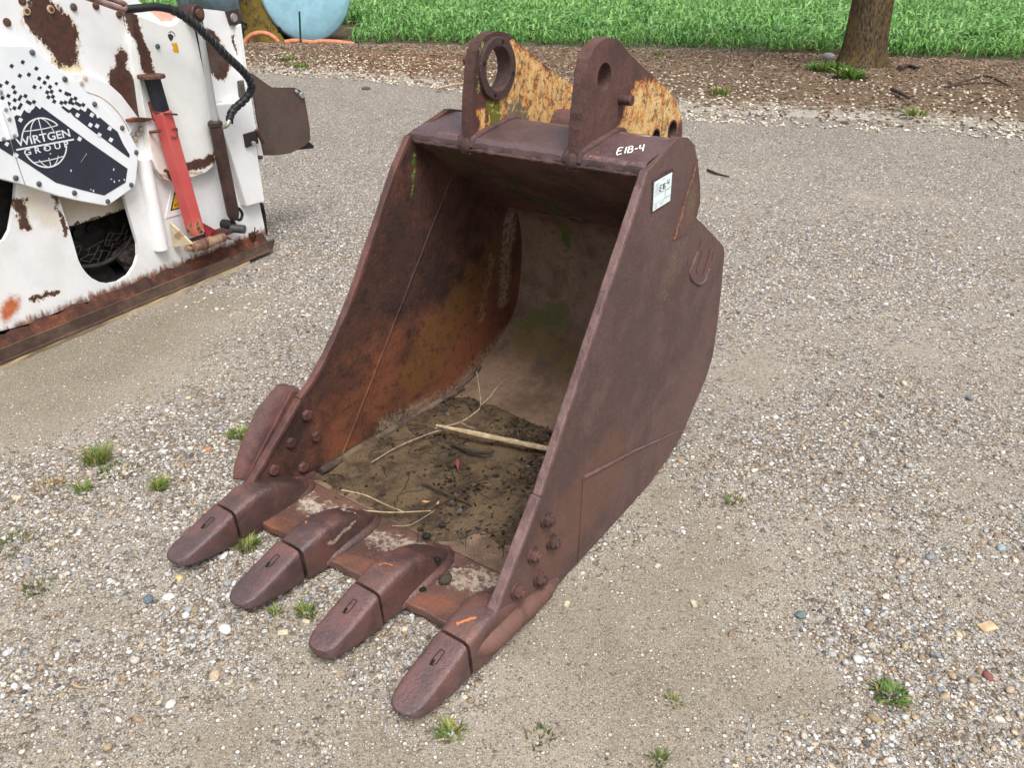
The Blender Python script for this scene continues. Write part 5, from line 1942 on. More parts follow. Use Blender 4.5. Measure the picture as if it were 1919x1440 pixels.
# --- side wall with its two openings
h1 = [zr(*p, 0, 330) for p in ((640, 130), (700, 240), (760, 430), (820, 600), (880, 800), (940, 1010), (985, 1100), (1040, 1170), (1100, 1225), (1200, 1275), (1310, 1290), (1420, 1268),
                               (1540, 1190), (1620, 1070), (1655, 950), (1650, 800), (1590, 600), (1530, 400), (1490, 240), (1480, 130))]
h2 = [(-80, 300), (33, 300), (30, 346), (28, 375), (22, 410), (18, 432), (8, 450), (-8, 460), (-40, 466), (-80, 466)]
zb0 = mp2((300, 505), N0)[1]
outline = [mp2((499, 441), N0), mp2((497, 432), N0), (-.012, .75), mp2((450, 40), N0), mp2((432, 22), N0), mp2((350, 12.5), N0), mp2((343, 14), N0), mp2((339, 22), N0),
           mp2((334, 36), N0), mp2((327, 44), N0), mp2((317, 47), N0), mp2((306, 44), N0), mp2((292, 30), N0), mp2((259, 0), N0), (.30 + mp2((259, 0), N0)[0], 1.78), (3.2, 1.85), (3.2, .10), mp2((0, 622), N0)]
bot = [(0, 622), (60, 603), (130, 577), (200, 553), (260, 530), (330, 506), (400, 478), (450, 458), (499, 441)]
outline = outline[:-1] + [mp2((x, y + (2.5 if i % 2 else -1)), N0) for i, (x, y) in enumerate(bot[:-1])]
mb = MB(); mb.prism(resample(outline, .05, .0008), mf_ := (lambda a, b, t: (a, t, b)), N0 - .02, N0, [mpoly(h1, N0), mpoly(h2, N0)])
sw = mb.build('side_wall', WH, mach, bevel=.003)
# wall behind: housing with an open front, dark inside
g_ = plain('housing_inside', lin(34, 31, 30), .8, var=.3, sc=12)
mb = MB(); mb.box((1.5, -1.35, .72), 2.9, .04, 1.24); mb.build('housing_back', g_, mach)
mb = MB(); mb.box((1.5, -.74, 1.325), 2.96, 1.2, .03); mb.build('housing_top', WH2, mach)
mb = MB(); mb.box((.04, -.74, .72), .03, 1.2, 1.18); mb.build('housing_end', WH2, mach)
mb = MB(); mb.box((3.0, -.74, .72), .03, 1.2, 1.18); mb.build('housing_end', WH2, mach)
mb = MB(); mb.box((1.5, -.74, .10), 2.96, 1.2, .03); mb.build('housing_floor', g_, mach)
mb = MB(); mb.prism(mpoly([(282, 14), (345, 14), (350, 60), (330, 66), (300, 60)], -.45), lambda a, b, t: (a, t, b), -.48, -.45)
mb.build('salmon_guard', plain('salmon_paint', lin(224, 168, 148), .5, var=.1, sc=10), mach, bevel=.004)
# inside the opening
mb = MB(); mb.prism(mpoly([(96, 352), (242, 352), (242, 389), (190, 408), (126, 427), (112, 390)], -.20), lambda a, b, t: (a, t, b), -.235, -.20)
mb.build('cross_beam', white_mat('beam_white', (232, 228, 218), [('rust', *ps((128, 426), (236, 392), -.2), .004, .016, (70, 48, 36)), ('stain', *ps((120, 380), (230, 380), -.2), .03, .12, (206, 192, 166))], False, 1.0), mach, bevel=.004)
mb = MB(); mb.prism(mpoly([(110, 400), (262, 375), (275, 470), (230, 492), (190, 500), (130, 505)], -.34), lambda a, b, t: (a, t, b), -.37, -.34)
gp_ = mb.build('drum_plate', GRIM, mach)
for q in (zr(915, 690, 0, 330), zr(1080, 627, 0, 330), zr(1247, 590, 0, 330)):
    a = m3(q, -.34)
    mb = MB(); mb.cyl((a.x, -.345, a.z), (a.x, -.325, a.z), .028, 18); mb.build('bolt', BLK, gp_, bevel=.003)
mesh_lines = [[(1500, 560), (1450, 700), (1390, 790)], [(1310, 680), (1270, 760), (1260, 830)], [(1310, 680), (1400, 690), (1530, 690)], [(1360, 690), (1300, 820)], [(1240, 770), (1130, 830), (1030, 890)],
              [(1190, 830), (1130, 960), (1070, 1040)], [(1080, 870), (1050, 950), (960, 1000)], [(1270, 765), (1360, 770), (1440, 720)], [(1260, 835), (1340, 830), (1440, 800)], [(1230, 890), (1200, 960), (1170, 1040)],
              [(1320, 900), (1290, 960), (1260, 1010)], [(1170, 900), (1240, 890), (1350, 910)], [(1040, 950), (1110, 935), (1140, 930)], [(960, 1010), (1060, 1025)], [(975, 850), (940, 940), (930, 950)], [(890, 860), (975, 830)],
              [(1360, 800), (1330, 880)], [(1440, 780), (1560, 710)], [(1530, 640), (1500, 740), (1490, 800)], [(1100, 990), (1180, 995)], [(1350, 850), (1440, 850)]]
wire = plain('mesh_wire', lin(104, 98, 94), .5, .4, var=.2, sc=60)
mb = MB()
for L_ in mesh_lines: mb.tube([tuple(m3(zr(*p, 0, 330), -.27)) for p in L_], .0028, 5)
mb.build('wire_mesh', wire, mach)
mb = MB(); mb.tube([tuple(m3(zr(*p, 0, 330), -.25)) for p in spline([(940, 1090), (1050, 1085), (1200, 1060), (1330, 1000), (1440, 920), (1540, 800), (1600, 700)], 4)], .012, 8)
mb.build('rim_pipe', plain('rim_grey', lin(70, 62, 56), .55, var=.2), mach, smooth=60)
a = m3(zr(1530, 980, 0, 330), -.25)
mb = MB(); mb.prism(mpoly([zr(*p, 0, 330) for p in ((1390, 970), (1480, 890), (1580, 790), (1700, 800), (1700, 1060), (1560, 1120), (1500, 1060))], -.24), lambda a, b, t: (a, t, b), -.30, -.24)
cb = mb.build('cutter_block', plain('block_grey', lin(104, 98, 94), .8, var=.4, sc=40, bump=.8), mach, bevel=.008)
for q in ((1515, 1010), (1550, 1110)):
    a = m3(zr(*q, 0, 330), -.24)
    mb = MB(); mb.cyl((a.x, -.26, a.z), (a.x, -.205, a.z), .022, 16); mb.build('pick', plain('pick_steel', lin(96, 84, 80), .5, .3, var=.2), cb, bevel=.003)
mb = MB(); a = m3(zr(1200, 1240, 0, 330), -.30); mb.cyl((a.x, -.42, a.z), (a.x, -.28, a.z), .085, 28); mb.build('drum_end', GRIM, mach, bevel=.006)
mb = MB(); a = m3((-10, 400), -.30); mb.cyl((a.x, -.5, a.z), (a.x, -.22, a.z), .26, 36); mb.build('drum_end', GRIM, mach, bevel=.01)

# --- cover plate with the printed design
NC = N0 + .055
cov_px = [(-90, 78), (0, 84.5), (58, 85), (65.7, 92), (123.5, 139), (162, 172), (200, 208), (241.5, 247), (258, 278), (260, 287), (257, 320), (254, 345), (247, 354), (208, 381.5), (198.5, 385.5), (150, 377), (109, 367), (45, 346.5), (0, 335), (-90, 312)]
seam = ((18, 262), (47, 347))
mb = MB(); mb.prism(resample(mpoly(cov_px, NC), .04, .0004), lambda a, b, t: (a, t, b), N0 - .001, NC)
cover = mb.build('cover_plate', WHC, mach, bevel=.004)
cover['label'] = 'white cover plate printed with dark chequered stripes and globe lettering'
for q in ((60, 98), (121, 148), (177, 195), (228.5, 239.5), (255, 285.5), (245.5, 346.5), (201.5, 377.5), (139, 361.5), (72.5, 344.5), (29, 333.5)):
    a = m3(q, NC)
    mb = MB(); mb.tube([(a.x, NC - .001, a.z), (a.x, NC + .004, a.z), (a.x, NC + .008, a.z)], [.0125, .0125, .007], 14); mb.build('bolt', BOLTG, cover, smooth=40)
navy = plain('decal_slate', lin(46, 51, 63), .4, var=.06, sc=8, bump=.03)
NDC = NC + .0012


def dpt(p): return mp2(zr(*p, 0, 130), NDC)


def dflat(pts, name='decal_print', mat=None, n=NDC):
    mb = MB(); mb.flat([dpt(p) for p in pts], lambda a, b: (a, n, b))
    return mb.build(name, mat or navy, cover)


low = [(170, 565), (225, 800), (130, 852), (165, 985), (218, 1022), (208, 1050), (440, 1205), (670, 1358), (960, 1440), (1250, 1512), (1505, 1357), (1530, 1190), (1060, 862), (500, 447), (480, 478), (425, 430), (405, 470), (330, 520), (290, 480), (250, 560), (200, 545)]
dflat(low, 'lower_stripe')
dflat([(-60, 830), (115, 852), (160, 990), (152, 1040), (0, 945), (-60, 905)], 'hinge_stripe')
dflat([(735, 455), (752, 435), (832, 488), (872, 452), (945, 492), (962, 468), (1022, 510), (1052, 455), (1150, 540), (1165, 585), (1200, 575), (1300, 660), (1410, 748), (1480, 900), (1555, 1022), (1548, 1062), (1215, 812), (1185, 760), (1160, 778), (880, 560), (845, 512), (820, 522)], 'upper_stripe')
e1, e2 = np.array([.86, .52]), np.array([-.50, .87])


def sq(c, h=22, a=1.0, b=1.0):
    c = np.array(c, float)
    return [tuple(c + e1 * h * a * i + e2 * h * b * j) for i, j in ((-1, -1), (1, -1), (1, 1), (-1, 1))]


mb = MB()
dots = [(238, 73), (347, 60), (470, 107), (572, 92), (83, 155), (535, 157), (160, 208), (413, 207), (600, 207), (178, 272), (566, 272), (618, 265), (101, 315), (305, 317), (580, 330), (634, 325), (177, 367), (650, 383), (736, 398),
        (783, 395), (407, 388), (903, 347), (998, 423), (173, 462), (5, 190), (105, 410), (110, 480), (140, -43), (273, -90), (436, -13), (30, 340)]
for c in dots: MB().flat([dpt(p) for p in sq(c, 21)], lambda a, b: (a, NDC, b)).build('decal_square', navy, cover)
for c, a, b in (((240, 340), .8, 1.7), ((345, 395), 1.7, .9), ((800, 290), 1.3, 1.0), ((835, 300), .9, .8), ((845, 375), .9, 1.9), ((868, 405), 1.2, .8), ((935, 415), 2.0, .9), ((240, 440), .9, 1.9), ((675, 168), .8, .8), ((722, 252), .9, .7), ((488, 215), .5, .7)):
    MB().flat([dpt(p) for p in sq(c, 21, a, b)], lambda a_, b_: (a_, NDC, b_)).build('decal_square', navy, cover)
wht = plain('decal_white', lin(226, 230, 234), .4, var=.04)
NW = NDC + .0010
mb = MB()
for c in ((347, 492), (243, 605), (928, 547), (1100, 545), (1082, 665), (1162, 677), (1315, 707), (1328, 843), (952, 833), (80, 893), (1190, 785), (195, 1030)):
    MB().flat([dpt(p) for p in sq(c, 23)], lambda a, b: (a, NW, b)).build('decal_square', wht, cover)
for c in ((1362, 1200), (1368, 1345), (1430, 1335), (1335, 1315), (1490, 1325), (600, 1010), (545, 945), (850, 1215), (1120, 1455), (1090, 1440)):
    mb.flat([dpt((c[0] + 14 * math.cos(t + c[0]) * (.6 + .4 * math.sin(3 * t + c[1])), c[1] + 18 * math.sin(t + c[0]) * (.6 + .4 * math.cos(2 * t)))) for t in np.linspace(0, 5.6, 9)], lambda a, b: (a, NW, b))
mb.ribbon([dpt((968, 1110)), dpt((1040, 1005))], .0012, lambda a, b: (a, NW, b))
mb.build('decal_chips', wht, cover)
# globe and lettering
gc = np.array(dpt((535, 880)))
gr = abs(dpt((470, 585))[1] - dpt((600, 1180))[1]) / 2 * .985


def gl(t, r=1.0): return (gc[0] - r * gr * math.cos(t), gc[1] + r * gr * math.sin(t))


def fw(a, b): return (a, NW, b)


mb = MB()
mb.ribbon([gl(R(t)) for t in np.linspace(38, 166, 40)], .0065, fw)
mb.ribbon([gl(R(t)) for t in np.linspace(196, 344, 44)], .0065, fw)
for w_ in (-.52, 0.0, .52):
    for lo, hi in ((.30, .97), (-.97, -.62)):
        mb.ribbon([(gc[0] - gr * w_ * math.sqrt(max(0, 1 - s_ * s_)) * (1.12 if w_ else 1), gc[1] + gr * s_) for s_ in np.linspace(lo, hi, 14)], .0042, fw)
for s_ in (.60, -.68):
    hw_ = math.sqrt(1 - s_ * s_)
    mb.ribbon([(gc[0] - gr * t, gc[1] + gr * (s_ - .04 * (1 - (t / hw_) ** 2))) for t in np.linspace(-hw_, hw_, 14)], .0042, fw)
mb.build('globe_lines', wht, cover)


def text_part(s_, x0, x1, z0, hgt, name, spacing=1.0):
    cu = bpy.data.curves.new('t', 'FONT')
    cu.body = s_; cu.size = 1.0; cu.space_character = spacing; cu.resolution_u = 4; cu.offset = .018
    to_ = bpy.data.objects.new('t', cu)
    COL.objects.link(to_)
    dg = bpy.context.evaluated_depsgraph_get()
    me = bpy.data.meshes.new_from_object(to_.evaluated_get(dg))
    v = np.array([p.co[:] for p in me.vertices]); fa = [tuple(p.vertices) for p in me.polygons]
    bpy.data.objects.remove(to_); bpy.data.curves.remove(cu); bpy.data.meshes.remove(me)
    lo, hi = v.min(0), v.max(0)
    mb = MB()
    mb.add([(x0 + (x1 - x0) * (p[0] - lo[0]) / (hi[0] - lo[0]), NW, z0 + hgt * (p[1] - lo[1]) / (hi[1] - lo[1])) for p in v], fa)
    # every letter is a part of its own
    par = list(range(len(v)))
    def find(i):
        while par[i] != i: i = par[i]
        return i
    for q in fa:
        for k in q[1:]: par[find(k)] = find(q[0])
    isl = {}
    for q in fa: isl.setdefault(find(q[0]), []).append(q)
    for fs in isl.values():
        ids = sorted({k for q in fs for k in q}); mp_ = {k: i for i, k in enumerate(ids)}
        MB().add([mb.v[k] for k in ids], [tuple(mp_[k] for k in q) for q in fs]).build(name, wht, cover)


a, b = dpt((205, 930)), dpt((845, 800))
zt = dpt((520, 765))[1]
zb1 = dpt((520, 868))[1]
text_part('WIRTGEN', a[0], b[0], zb1, zt - zb1, 'lettering', 1.0)
mb = MB(); mb.ribbon([dpt((192, 965)), dpt((885, 838))], .0075, fw); mb.build('lettering_bar', wht, cover)
a, b = dpt((288, 1000)), dpt((818, 890))
text_part('GROUP', a[0], b[0], dpt((520, 990))[1], dpt((520, 915))[1] - dpt((520, 990))[1], 'lettering', 1.6)
# seam between the two halves, and the hinge
mb = MB(); mb.ribbon([mp2(q, NDC) for q in seam], .003, lambda a, b: (a, NDC + .0006, b)); mb.build('cover_seam', plain('seam_line', lin(120, 112, 100), .7), cover)
mb = MB(); mb.prism(mpoly([(-14, 197), (0, 195), (3, 190), (14, 190), (33, 252), (33, 257), (3, 265), (-10, 264)], NC + .004), lambda a, b, t: (a, t, b), NC - .001, NC + .004)
hg = mb.build('hinge', WHC, mach, bevel=.0015)
mb = MB(); mb.cyl(tuple(m3((1, 208), NC + .007)), tuple(m3((19, 260), NC + .007)), .006, 12); mb.build('hinge_barrel', WHC, hg, smooth=40)
for q in ((1, 172), (10.5, 205), (17, 223), (26.5, 254), (6, 260)):
    a = m3(q, NC + .004); mb = MB(); mb.tube([(a.x, NC, a.z), (a.x, NC + .007, a.z), (a.x, NC + .0095, a.z)], [.009, .009, .004], 12); mb.build('screw', SILV, hg, smooth=40)
# curved guard behind the cover's edge
cg = [(118, 137), (150, 137.5), (178, 144), (205, 157), (228, 178), (246, 202), (263, 225), (256, 232), (244, 252), (230, 240), (160, 170)]
mb = MB(); mb.prism(resample(mpoly(cg, N0 + .028), .03), lambda a, b, t: (a, t, b), N0 - .001, N0 + .028)
gd_ = mb.build('curved_guard', WH2, mach, bevel=.004)
mb = MB(); mb.ribbon([mp2(q, N0 + .029) for q in spline([(163, 172.5), (190, 183), (215, 203), (232, 226), (242, 246)], 5)], .0035, lambda a, b: (a, N0 + .0288, b)); mb.build('guard_seam', plain('seam_rust', lin(150, 124, 92), .8), gd_)
for q in (zr(1017, 928), zr(975, 990)):
    a = m3(q, N0 + .03); mb = MB(); mb.tube([(a.x, N0 + .027, a.z), (a.x, N0 + .034, a.z), (a.x, N0 + .036, a.z)], [.012, .011, .005], 14); mb.build('bolt', plain('bolt_white_rust', lin(206, 188, 170), .6, var=.15, sc=60), gd_, smooth=40)
# bolts on the side wall: rusty rings
for i, q in enumerate((zr(262, 10), zr(80, 265), zr(313, 130), zr(603, 108), zr(878, 83), zr(1145, 66), zr(1420, 172), zr(1752, 277))):
    a = m3(q, N0)
    mb = MB(); mb.tube([(a.x, N0 - .001, a.z), (a.x, N0 + .006, a.z)], .0175 if i != 6 else .016, 18)
    w_ = mb.build('bolt', (RUSTB, RUSTB, plain('bolt_cream', lin(206, 186, 150), .6), plain('bolt_cream2', lin(190, 160, 130), .6), BOLTG, RUSTB, RUSTB, RUSTB)[i], mach, bevel=.002)
    mb = MB(); mb.tube([(a.x, N0 + .004, a.z), (a.x, N0 + .011, a.z)], .0105, 6); mb.build('bolt_head', RUSTB, w_, bevel=.0015)
a = m3((294.5, 86.5), N0 + .04)
# --- raised centre panel
NP_ = N0 + .045
cp = [(243, 22), (262, 30), (285, 39), (303, 46), (317, 49), (330, 45), (338, 34), (352, 36), (366, 60), (392, 180), (405, 262), (407, 290), (400, 310), (386, 323), (362, 331), (340, 336), (326, 342), (308, 335), (294, 318), (286, 300), (270, 205), (256, 100), (248, 50)]
mb = MB(); mb.prism(resample(mpoly(cp, NP_), .04), lambda a, b, t: (a, t, b), N0 - .002, NP_)
PAT2 = [('rust', *ps((247, 30), (264, 85), NP_), .022, .046, (84, 52, 34)), ('rust', *ps((264, 85), (282, 140), NP_), .022, .046, (84, 52, 36)), ('rust', *ps((350, 312), (398, 298), NP_), .012, .045, (64, 50, 44)), ('rust', *ps((398, 300), (404, 275), NP_), .004, .02, (96, 60, 44)), ('stain', *ps((290, 260), (315, 330), NP_), .03, .08, (214, 196, 186)),
        ('rust', *ps((308, 320), (322, 340), NP_), .003, .02, (60, 50, 46)), ('rust', *ps((368, 60), (392, 150), NP_), .004, .016, (64, 46, 40)), ('stain', *ps((300, 330), (395, 322), NP_), .006, .02, (164, 128, 88))]
cpan = mb.build('centre_panel', white_mat('panel_white', (236, 237, 233), PAT2, False, .5), mach, bevel=.02)
cpan.modifiers['bevel'].segments = 4
a = m3((294.5, 86.5), NP_)
mb = MB(); mb.tube([(a.x, NP_ - .001, a.z), (a.x, NP_ + .007, a.z), (a.x, NP_ + .01, a.z)], [.0125, .0125, .006], 14); mb.build('bolt', BOLTG, cpan, smooth=40)
mb = MB(); mb.flat([mp2(zr(*p, 220), NP_) for p in ((600, 410), (640, 400), (672, 430), (665, 465), (640, 495), (615, 460))], lambda a, b: (a, NP_ + .001, b)); mb.build('worn_sticker', plain('sticker_brown', lin(70, 54, 48), .7), cpan)
mb = MB(); mb.ribbon([mp2(zr(*p, 220), NP_) for p in ((612, 385), (650, 375), (680, 400), (690, 435))], .004, lambda a, b: (a, NP_ + .001, b)); mb.build('worn_sticker', BLK, cpan)
mb = MB(); mb.flat([mp2(zr(*p, 220), NP_) for p in ((645, 518), (710, 512), (725, 560), (738, 630), (690, 628), (658, 600), (672, 570), (655, 545))], lambda a, b: (a, NP_ + .001, b)); mb.build('yellow_sticker', plain('sticker_yellow', lin(224, 164, 34), .5, var=.08), cpan)
# --- warning triangle low on the wall
nt = N0 + .004
mb = MB(); mb.prism(mpoly([zr(*p, 260, 280) for p in ((405, 415), (320, 830), (560, 762), (520, 560))], nt), lambda a, b, t: (a, t, b), N0 - .001, nt)
wp_ = mb.build('warning_plate', WH2, mach, bevel=.001)
mb = MB(); mb.flat([mp2(zr(*p, 260, 280), nt) for p in ((430, 490), (378, 738), (560, 690), (520, 560))], lambda a, b: (a, nt + .0008, b)); mb.build('warning_border', BLK, wp_)
mb = MB(); mb.flat([mp2(zr(*p, 260, 280), nt) for p in ((432, 540), (398, 718), (540, 680), (505, 580))], lambda a, b: (a, nt + .0016, b)); mb.build('warning_field', plain('warning_yellow', lin(226, 180, 30), .5, var=.06), wp_)
mb = MB()
for s_ in ([(425, 668), (440, 660), (432, 680), (448, 678)], [(462, 640), (455, 655), (468, 668), (485, 650)]): mb.ribbon([mp2(zr(*p, 260, 280), nt) for p in s_], .0045, lambda a, b: (a, nt + .0022, b))
mb.build('warning_symbol', BLK, wp_)
# --- half-round strip left of the jack
a0, a1 = m3((267, 297), N0 + .012), m3((302, 468), N0 + .012)
mb = MB(); mb.tube([tuple(a0), tuple(a0 + (a1 - a0) * .5), tuple(a1)], .040, 20)
mb.build('half_round_strip', WH2, mach, smooth=50, bevel=.003)
# --- jack leg
NJ = N0 + .10


def sq_tube(mb, q0, q1, w, n=NJ, d=None):
    a, b = m3(q0, n), m3(q1, n)
    ax = (b - a).normalized()
    sd_ = ax.cross(Vector((0, 1, 0))).normalized()
    fr = Vector((0, 1, 0))
    d = d or w
    rings = [[tuple(p + sd_ * w / 2 * i + fr * d / 2 * j) for i, j in ((-1, -1), (1, -1), (1, 1), (-1, 1))] for p in (a, b)]
    return mb.loft(rings)


red = white_mat('jack_red', (200, 84, 82), [('rust', *ps((362, 425), (372, 440), NJ), .001, .07, (58, 42, 38))], False, .8)
jl = sq_tube(MB(), (303, 208), (368, 438), .070).build('jack_leg', red, mach, bevel=.006); jl['label'] = 'red square jack leg'
sq_tube(MB(), (283, 140), (304, 212), .058).build('inner_tube', plain('jack_black', lin(34, 38, 46), .4, var=.15, sc=12), jl, bevel=.005)
a = m3((283.5, 143), NJ)
mb = MB(); mb.cyl((a.x, NJ, a.z - .009), (a.x, NJ, a.z + .009), .066, 28); mb.build('jack_collar', RUSTB, jl, bevel=.003)
mb = MB(); a = m3((309, 207), NJ); mb.tube([(a.x + .055 * math.cos(t), NJ + .05 * math.sin(t), a.z - .014 + .012 * math.cos(t)) for t in np.linspace(0, 6.283, 24)], .0055, 6, cap=False); mb.build('wire_ring', RUSTB, jl, smooth=60)
mb = MB(); sq_tube(mb, (282, 190), (292, 225), .030, N0 + .05); mb.build('rusty_lever', plain('lever_rust', lin(120, 60, 46), .8, var=.2, sc=60), jl, bevel=.002)
mb = MB(); mb.prism(mpoly([zr(*p, 260, 130) for p in ((-40, 610), (60, 585), (230, 590), (235, 610), (120, 640), (-30, 640))], NJ), lambda a, b, t: (a, t, b), N0, N0 + .06); mb.build('jack_bracket', RUSTD, mach, bevel=.003)
for q in (zr(1715, 718, 0, 130), zr(1678, 777, 0, 130), zr(1638, 838, 0, 130)):
    a = m3(q, N0 + .02); mb = MB(); mb.tube([(a.x, N0 - .001, a.z), (a.x, N0 + .014, a.z), (a.x, N0 + .02, a.z)], [.016, .016, .008], 14); mb.build('bolt', plain('bolt_dirty', lin(176, 164, 146), .5, .2, var=.2, sc=60), mach, smooth=40)
mb = MB(); a, b = m3((281, 248), NJ - .05), m3((300, 245), NJ + .01); mb.cyl(tuple(a), tuple(b), .008, 10); mb.build('lock_pin', RUSTB, jl, smooth=40)
mb = MB(); a = m3((330, 250), NJ); mb.tube([tuple(m3(q, NJ + .04)) for q in spline([(322, 242), (331, 240), (332, 250), (328, 258), (322, 256)], 3)], .003, 6); mb.build('clip', RUSTB, jl)
# foot of the jack
gus = plain('gusset_cream', lin(206, 192, 160), .7, var=.12, sc=24, dirt=lin(128, 86, 52))
mb = MB()
ga, gb_, gc_ = m3(zr(385, 860, 260, 280), N0 + .01), m3(zr(440, 1170, 260, 280), N0 + .01), m3(zr(660, 1130, 260, 280), NJ + .05)
mb.add([tuple(ga), tuple(gb_), tuple(gc_), tuple(ga + Vector((.012, 0, 0))), tuple(gb_ + Vector((.012, 0, 0))), tuple(gc_ + Vector((.012, 0, 0)))], [(0, 2, 1), (3, 4, 5), (0, 1, 4, 3), (1, 2, 5, 4), (2, 0, 3, 5)])
mb.build('gusset', gus, mach, bevel=.002)
mb = MB()
ga, gb_, gc_ = m3(zr(720, 860, 260, 280), NJ - .02), m3(zr(900, 960, 260, 280), NJ - .03), m3(zr(1120, 1080, 260, 280), N0 + .02)
gd2 = m3(zr(800, 1060, 260, 280), NJ)
mb.add([tuple(p) for p in (ga, gb_, gc_, gd2)] + [tuple(p + Vector((0, .012, 0))) for p in (ga, gb_, gc_, gd2)], [(0, 1, 2, 3), (7, 6, 5, 4), (0, 4, 5, 1), (1, 5, 6, 2), (2, 6, 7, 3), (3, 7, 4, 0)])
mb.build('gusset', plain('gusset_red', lin(140, 40, 44), .5, var=.2, sc=30), mach, bevel=.002)
mb = MB(); a, b = m3(zr(570, 1200, 260, 280), NJ + .02), m3(zr(1020, 1055, 260, 280), NJ + .02)
mb.tube([tuple(a + (b - a) * t) for t in (0, .16, .17, .40, .41, .47, .48, .66, .67, 1)], [.016, .016, .030, .030, .034, .034, .031, .031, .026, .024], 18)
fp = mb.build('foot_pin', plain('pin_worn', lin(156, 124, 102), .6, var=.2, sc=16, dirt=lin(74, 46, 38)), mach, smooth=40)
mb = MB(); mb.tube([tuple(a + (b - a) * t) for t in (.41, .47)], .036, 18); mb.build('pin_collar', RUSTB, fp, smooth=40)
mb = MB(); mb.box(tuple((m3((377, 447), NJ) + m3((420, 437), NJ)) / 2 - Vector((0, .03, .01))), .28, .10, .02, Matrix.Rotation(0, 3, 'X')); mb.build('foot_shelf', RUSTD, mach, bevel=.003)
# --- hydraulic cylinder and hose
NH = N0 + .10
mb = MB(); mb.cyl(tuple(m3((372, 38), NH)), tuple(m3((405, 232), NH)), .017, 16)
hc = mb.build('cylinder_rod', plain('chrome_rod', lin(176, 178, 178), .35, .35, var=.03, sc=8, bump=.0), mach, smooth=40)
mb = MB(); P0, P1 = m3((402, 226), NH), m3((439, 412), NH)
mb.tube([tuple(P0 + (P1 - P0) * t) for t in (0, .015, .05, .055, .93, .96, 1)], [.030, .040, .040, .036, .036, .032, .022], 22)
cyl_o = mb.build('cylinder_body', BRN, mach, smooth=40)
mb = MB(); a = m3((442, 424), NH); mb.cyl((a.x, N0, a.z), (a.x, NH - .02, a.z), .030, 18); mb.build('cylinder_eye', BLK, cyl_o, bevel=.004, smooth=40)
mb = MB(); a = m3((450, 428), NH + .01); mb.cyl((a.x + .03, NH - .03, a.z + .005), (a.x + .005, NH + .05, a.z), .026, 18); mb.build('cylinder_pin', plain('pin_grey', lin(84, 86, 88), .4, .3, var=.15), cyl_o, bevel=.004, smooth=40)
mb = MB(); a = m3((367, 25), NH); mb.cyl((a.x, N0, a.z), (a.x, NH + .02, a.z), .044, 22); o = mb.build('cylinder_pivot', BRN, mach, bevel=.006, smooth=40)
mb = MB(); mb.cyl((a.x, NH + .018, a.z), (a.x, NH + .035, a.z), .024, 18); mb.build('pivot_cap', RUSTB, o, bevel=.003)
sq_tube(MB(), (371, 42), (385, 150), .034, N0 + .03, .03).build('rod_guide', BRN, mach, bevel=.002)
mb = MB(); mb.tube([tuple(m3(q, NH + .03)) for q in spline([(430, 226), (424, 236), (414, 238)], 4)], .012, 10); mb.build('hose_fitting', plain('fitting_zinc', lin(150, 146, 136), .4, .5, var=.1), cyl_o, smooth=50)
mb = MB(); mb.tube([tuple(m3(q, NH + .0)) for q in spline([(440, 388), (449, 392), (454, 402), (450, 412), (443, 410)], 4)], .009, 8); mb.build('pipe_loop', BLK, cyl_o, smooth=50)
mb = MB(); mb.tube([tuple(m3(q, NH - .02)) for q in ((413, 240), (428, 310), (442, 392))], .008, 8); mb.build('cylinder_pipe', BLK, cyl_o, smooth=50)
hp = spline([(232, 17.5), (260, 15), (290, 12.5), (318, 17), (340, 27), (372, 52), (400, 80), (426, 106), (448, 126), (464, 144), (471, 160), (468, 174), (455, 190), (440, 203), (432, 216), (430.5, 228)], 8)
nhs = [NH + .02 + .10 * math.sin(min(1, i / len(hp) * 1.15) * math.pi) for i in range(len(hp))]
HP = [tuple(m3(q, n)) for q, n in zip(hp, nhs)]
mb = MB(); mb.tube(HP, .0185, 12); hose = mb.build('hydraulic_hose', BLK, mach, smooth=60)
# spiral wrap round the hose
mb = MB()
dense = []
for i in range(len(HP) - 1):
    for t in (0, .25, .5, .75): dense.append(Vector(HP[i]) + (Vector(HP[i + 1]) - Vector(HP[i])) * t)
seg_n, ln, prev = 0, 0.0, None
hel = []
for i in range(1, len(dense) - 1):
    d = (dense[i + 1] - dense[i - 1]).normalized()
    a = d.cross(Vector((0, 0, 1))).normalized() if prev is None else (prev - d * prev.dot(d)).normalized()
    prev = a
    b = d.cross(a)
    ln += (dense[i] - dense[i - 1]).length
    if ln < .22: continue
    hel.append((dense[i], a, b, d, ln))
st_ = []
for i in range(len(hel) - 1):
    for t in np.linspace(0, 1, 5)[:-1]:
        p_ = hel[i][0] + (hel[i + 1][0] - hel[i][0]) * t
        L_ = hel[i][4] + (hel[i + 1][4] - hel[i][4]) * t
        ph = L_ / .034 * 2 * math.pi
        st_.append((p_, hel[i][1] * math.cos(ph) + hel[i][2] * math.sin(ph), hel[i][3]))
V_, F_ = [], []
for p_, rd, d in st_:
    for s_, r_ in ((-.013, .0192), (-.011, .0225), (.011, .0225), (.013, .0192)): V_.append(tuple(p_ + rd * r_ + d * s_))
for i in range(len(st_) - 1):
    for k in range(3): F_.append((i * 4 + k, i * 4 + k + 1, i * 4 + 5 + k, i * 4 + 4 + k))
MB().add(V_, F_).build('spiral_wrap', plain('wrap_black', lin(40, 42, 46), .45, var=.15, sc=40), hose, smooth=40)
mb = MB(); mb.tube([tuple(m3(q, NH + .03)) for q in spline([(160, -6), (190, 4), (215, 13), (232, 17), (234, 8), (215, 0), (196, -6)], 5)], .013, 10)
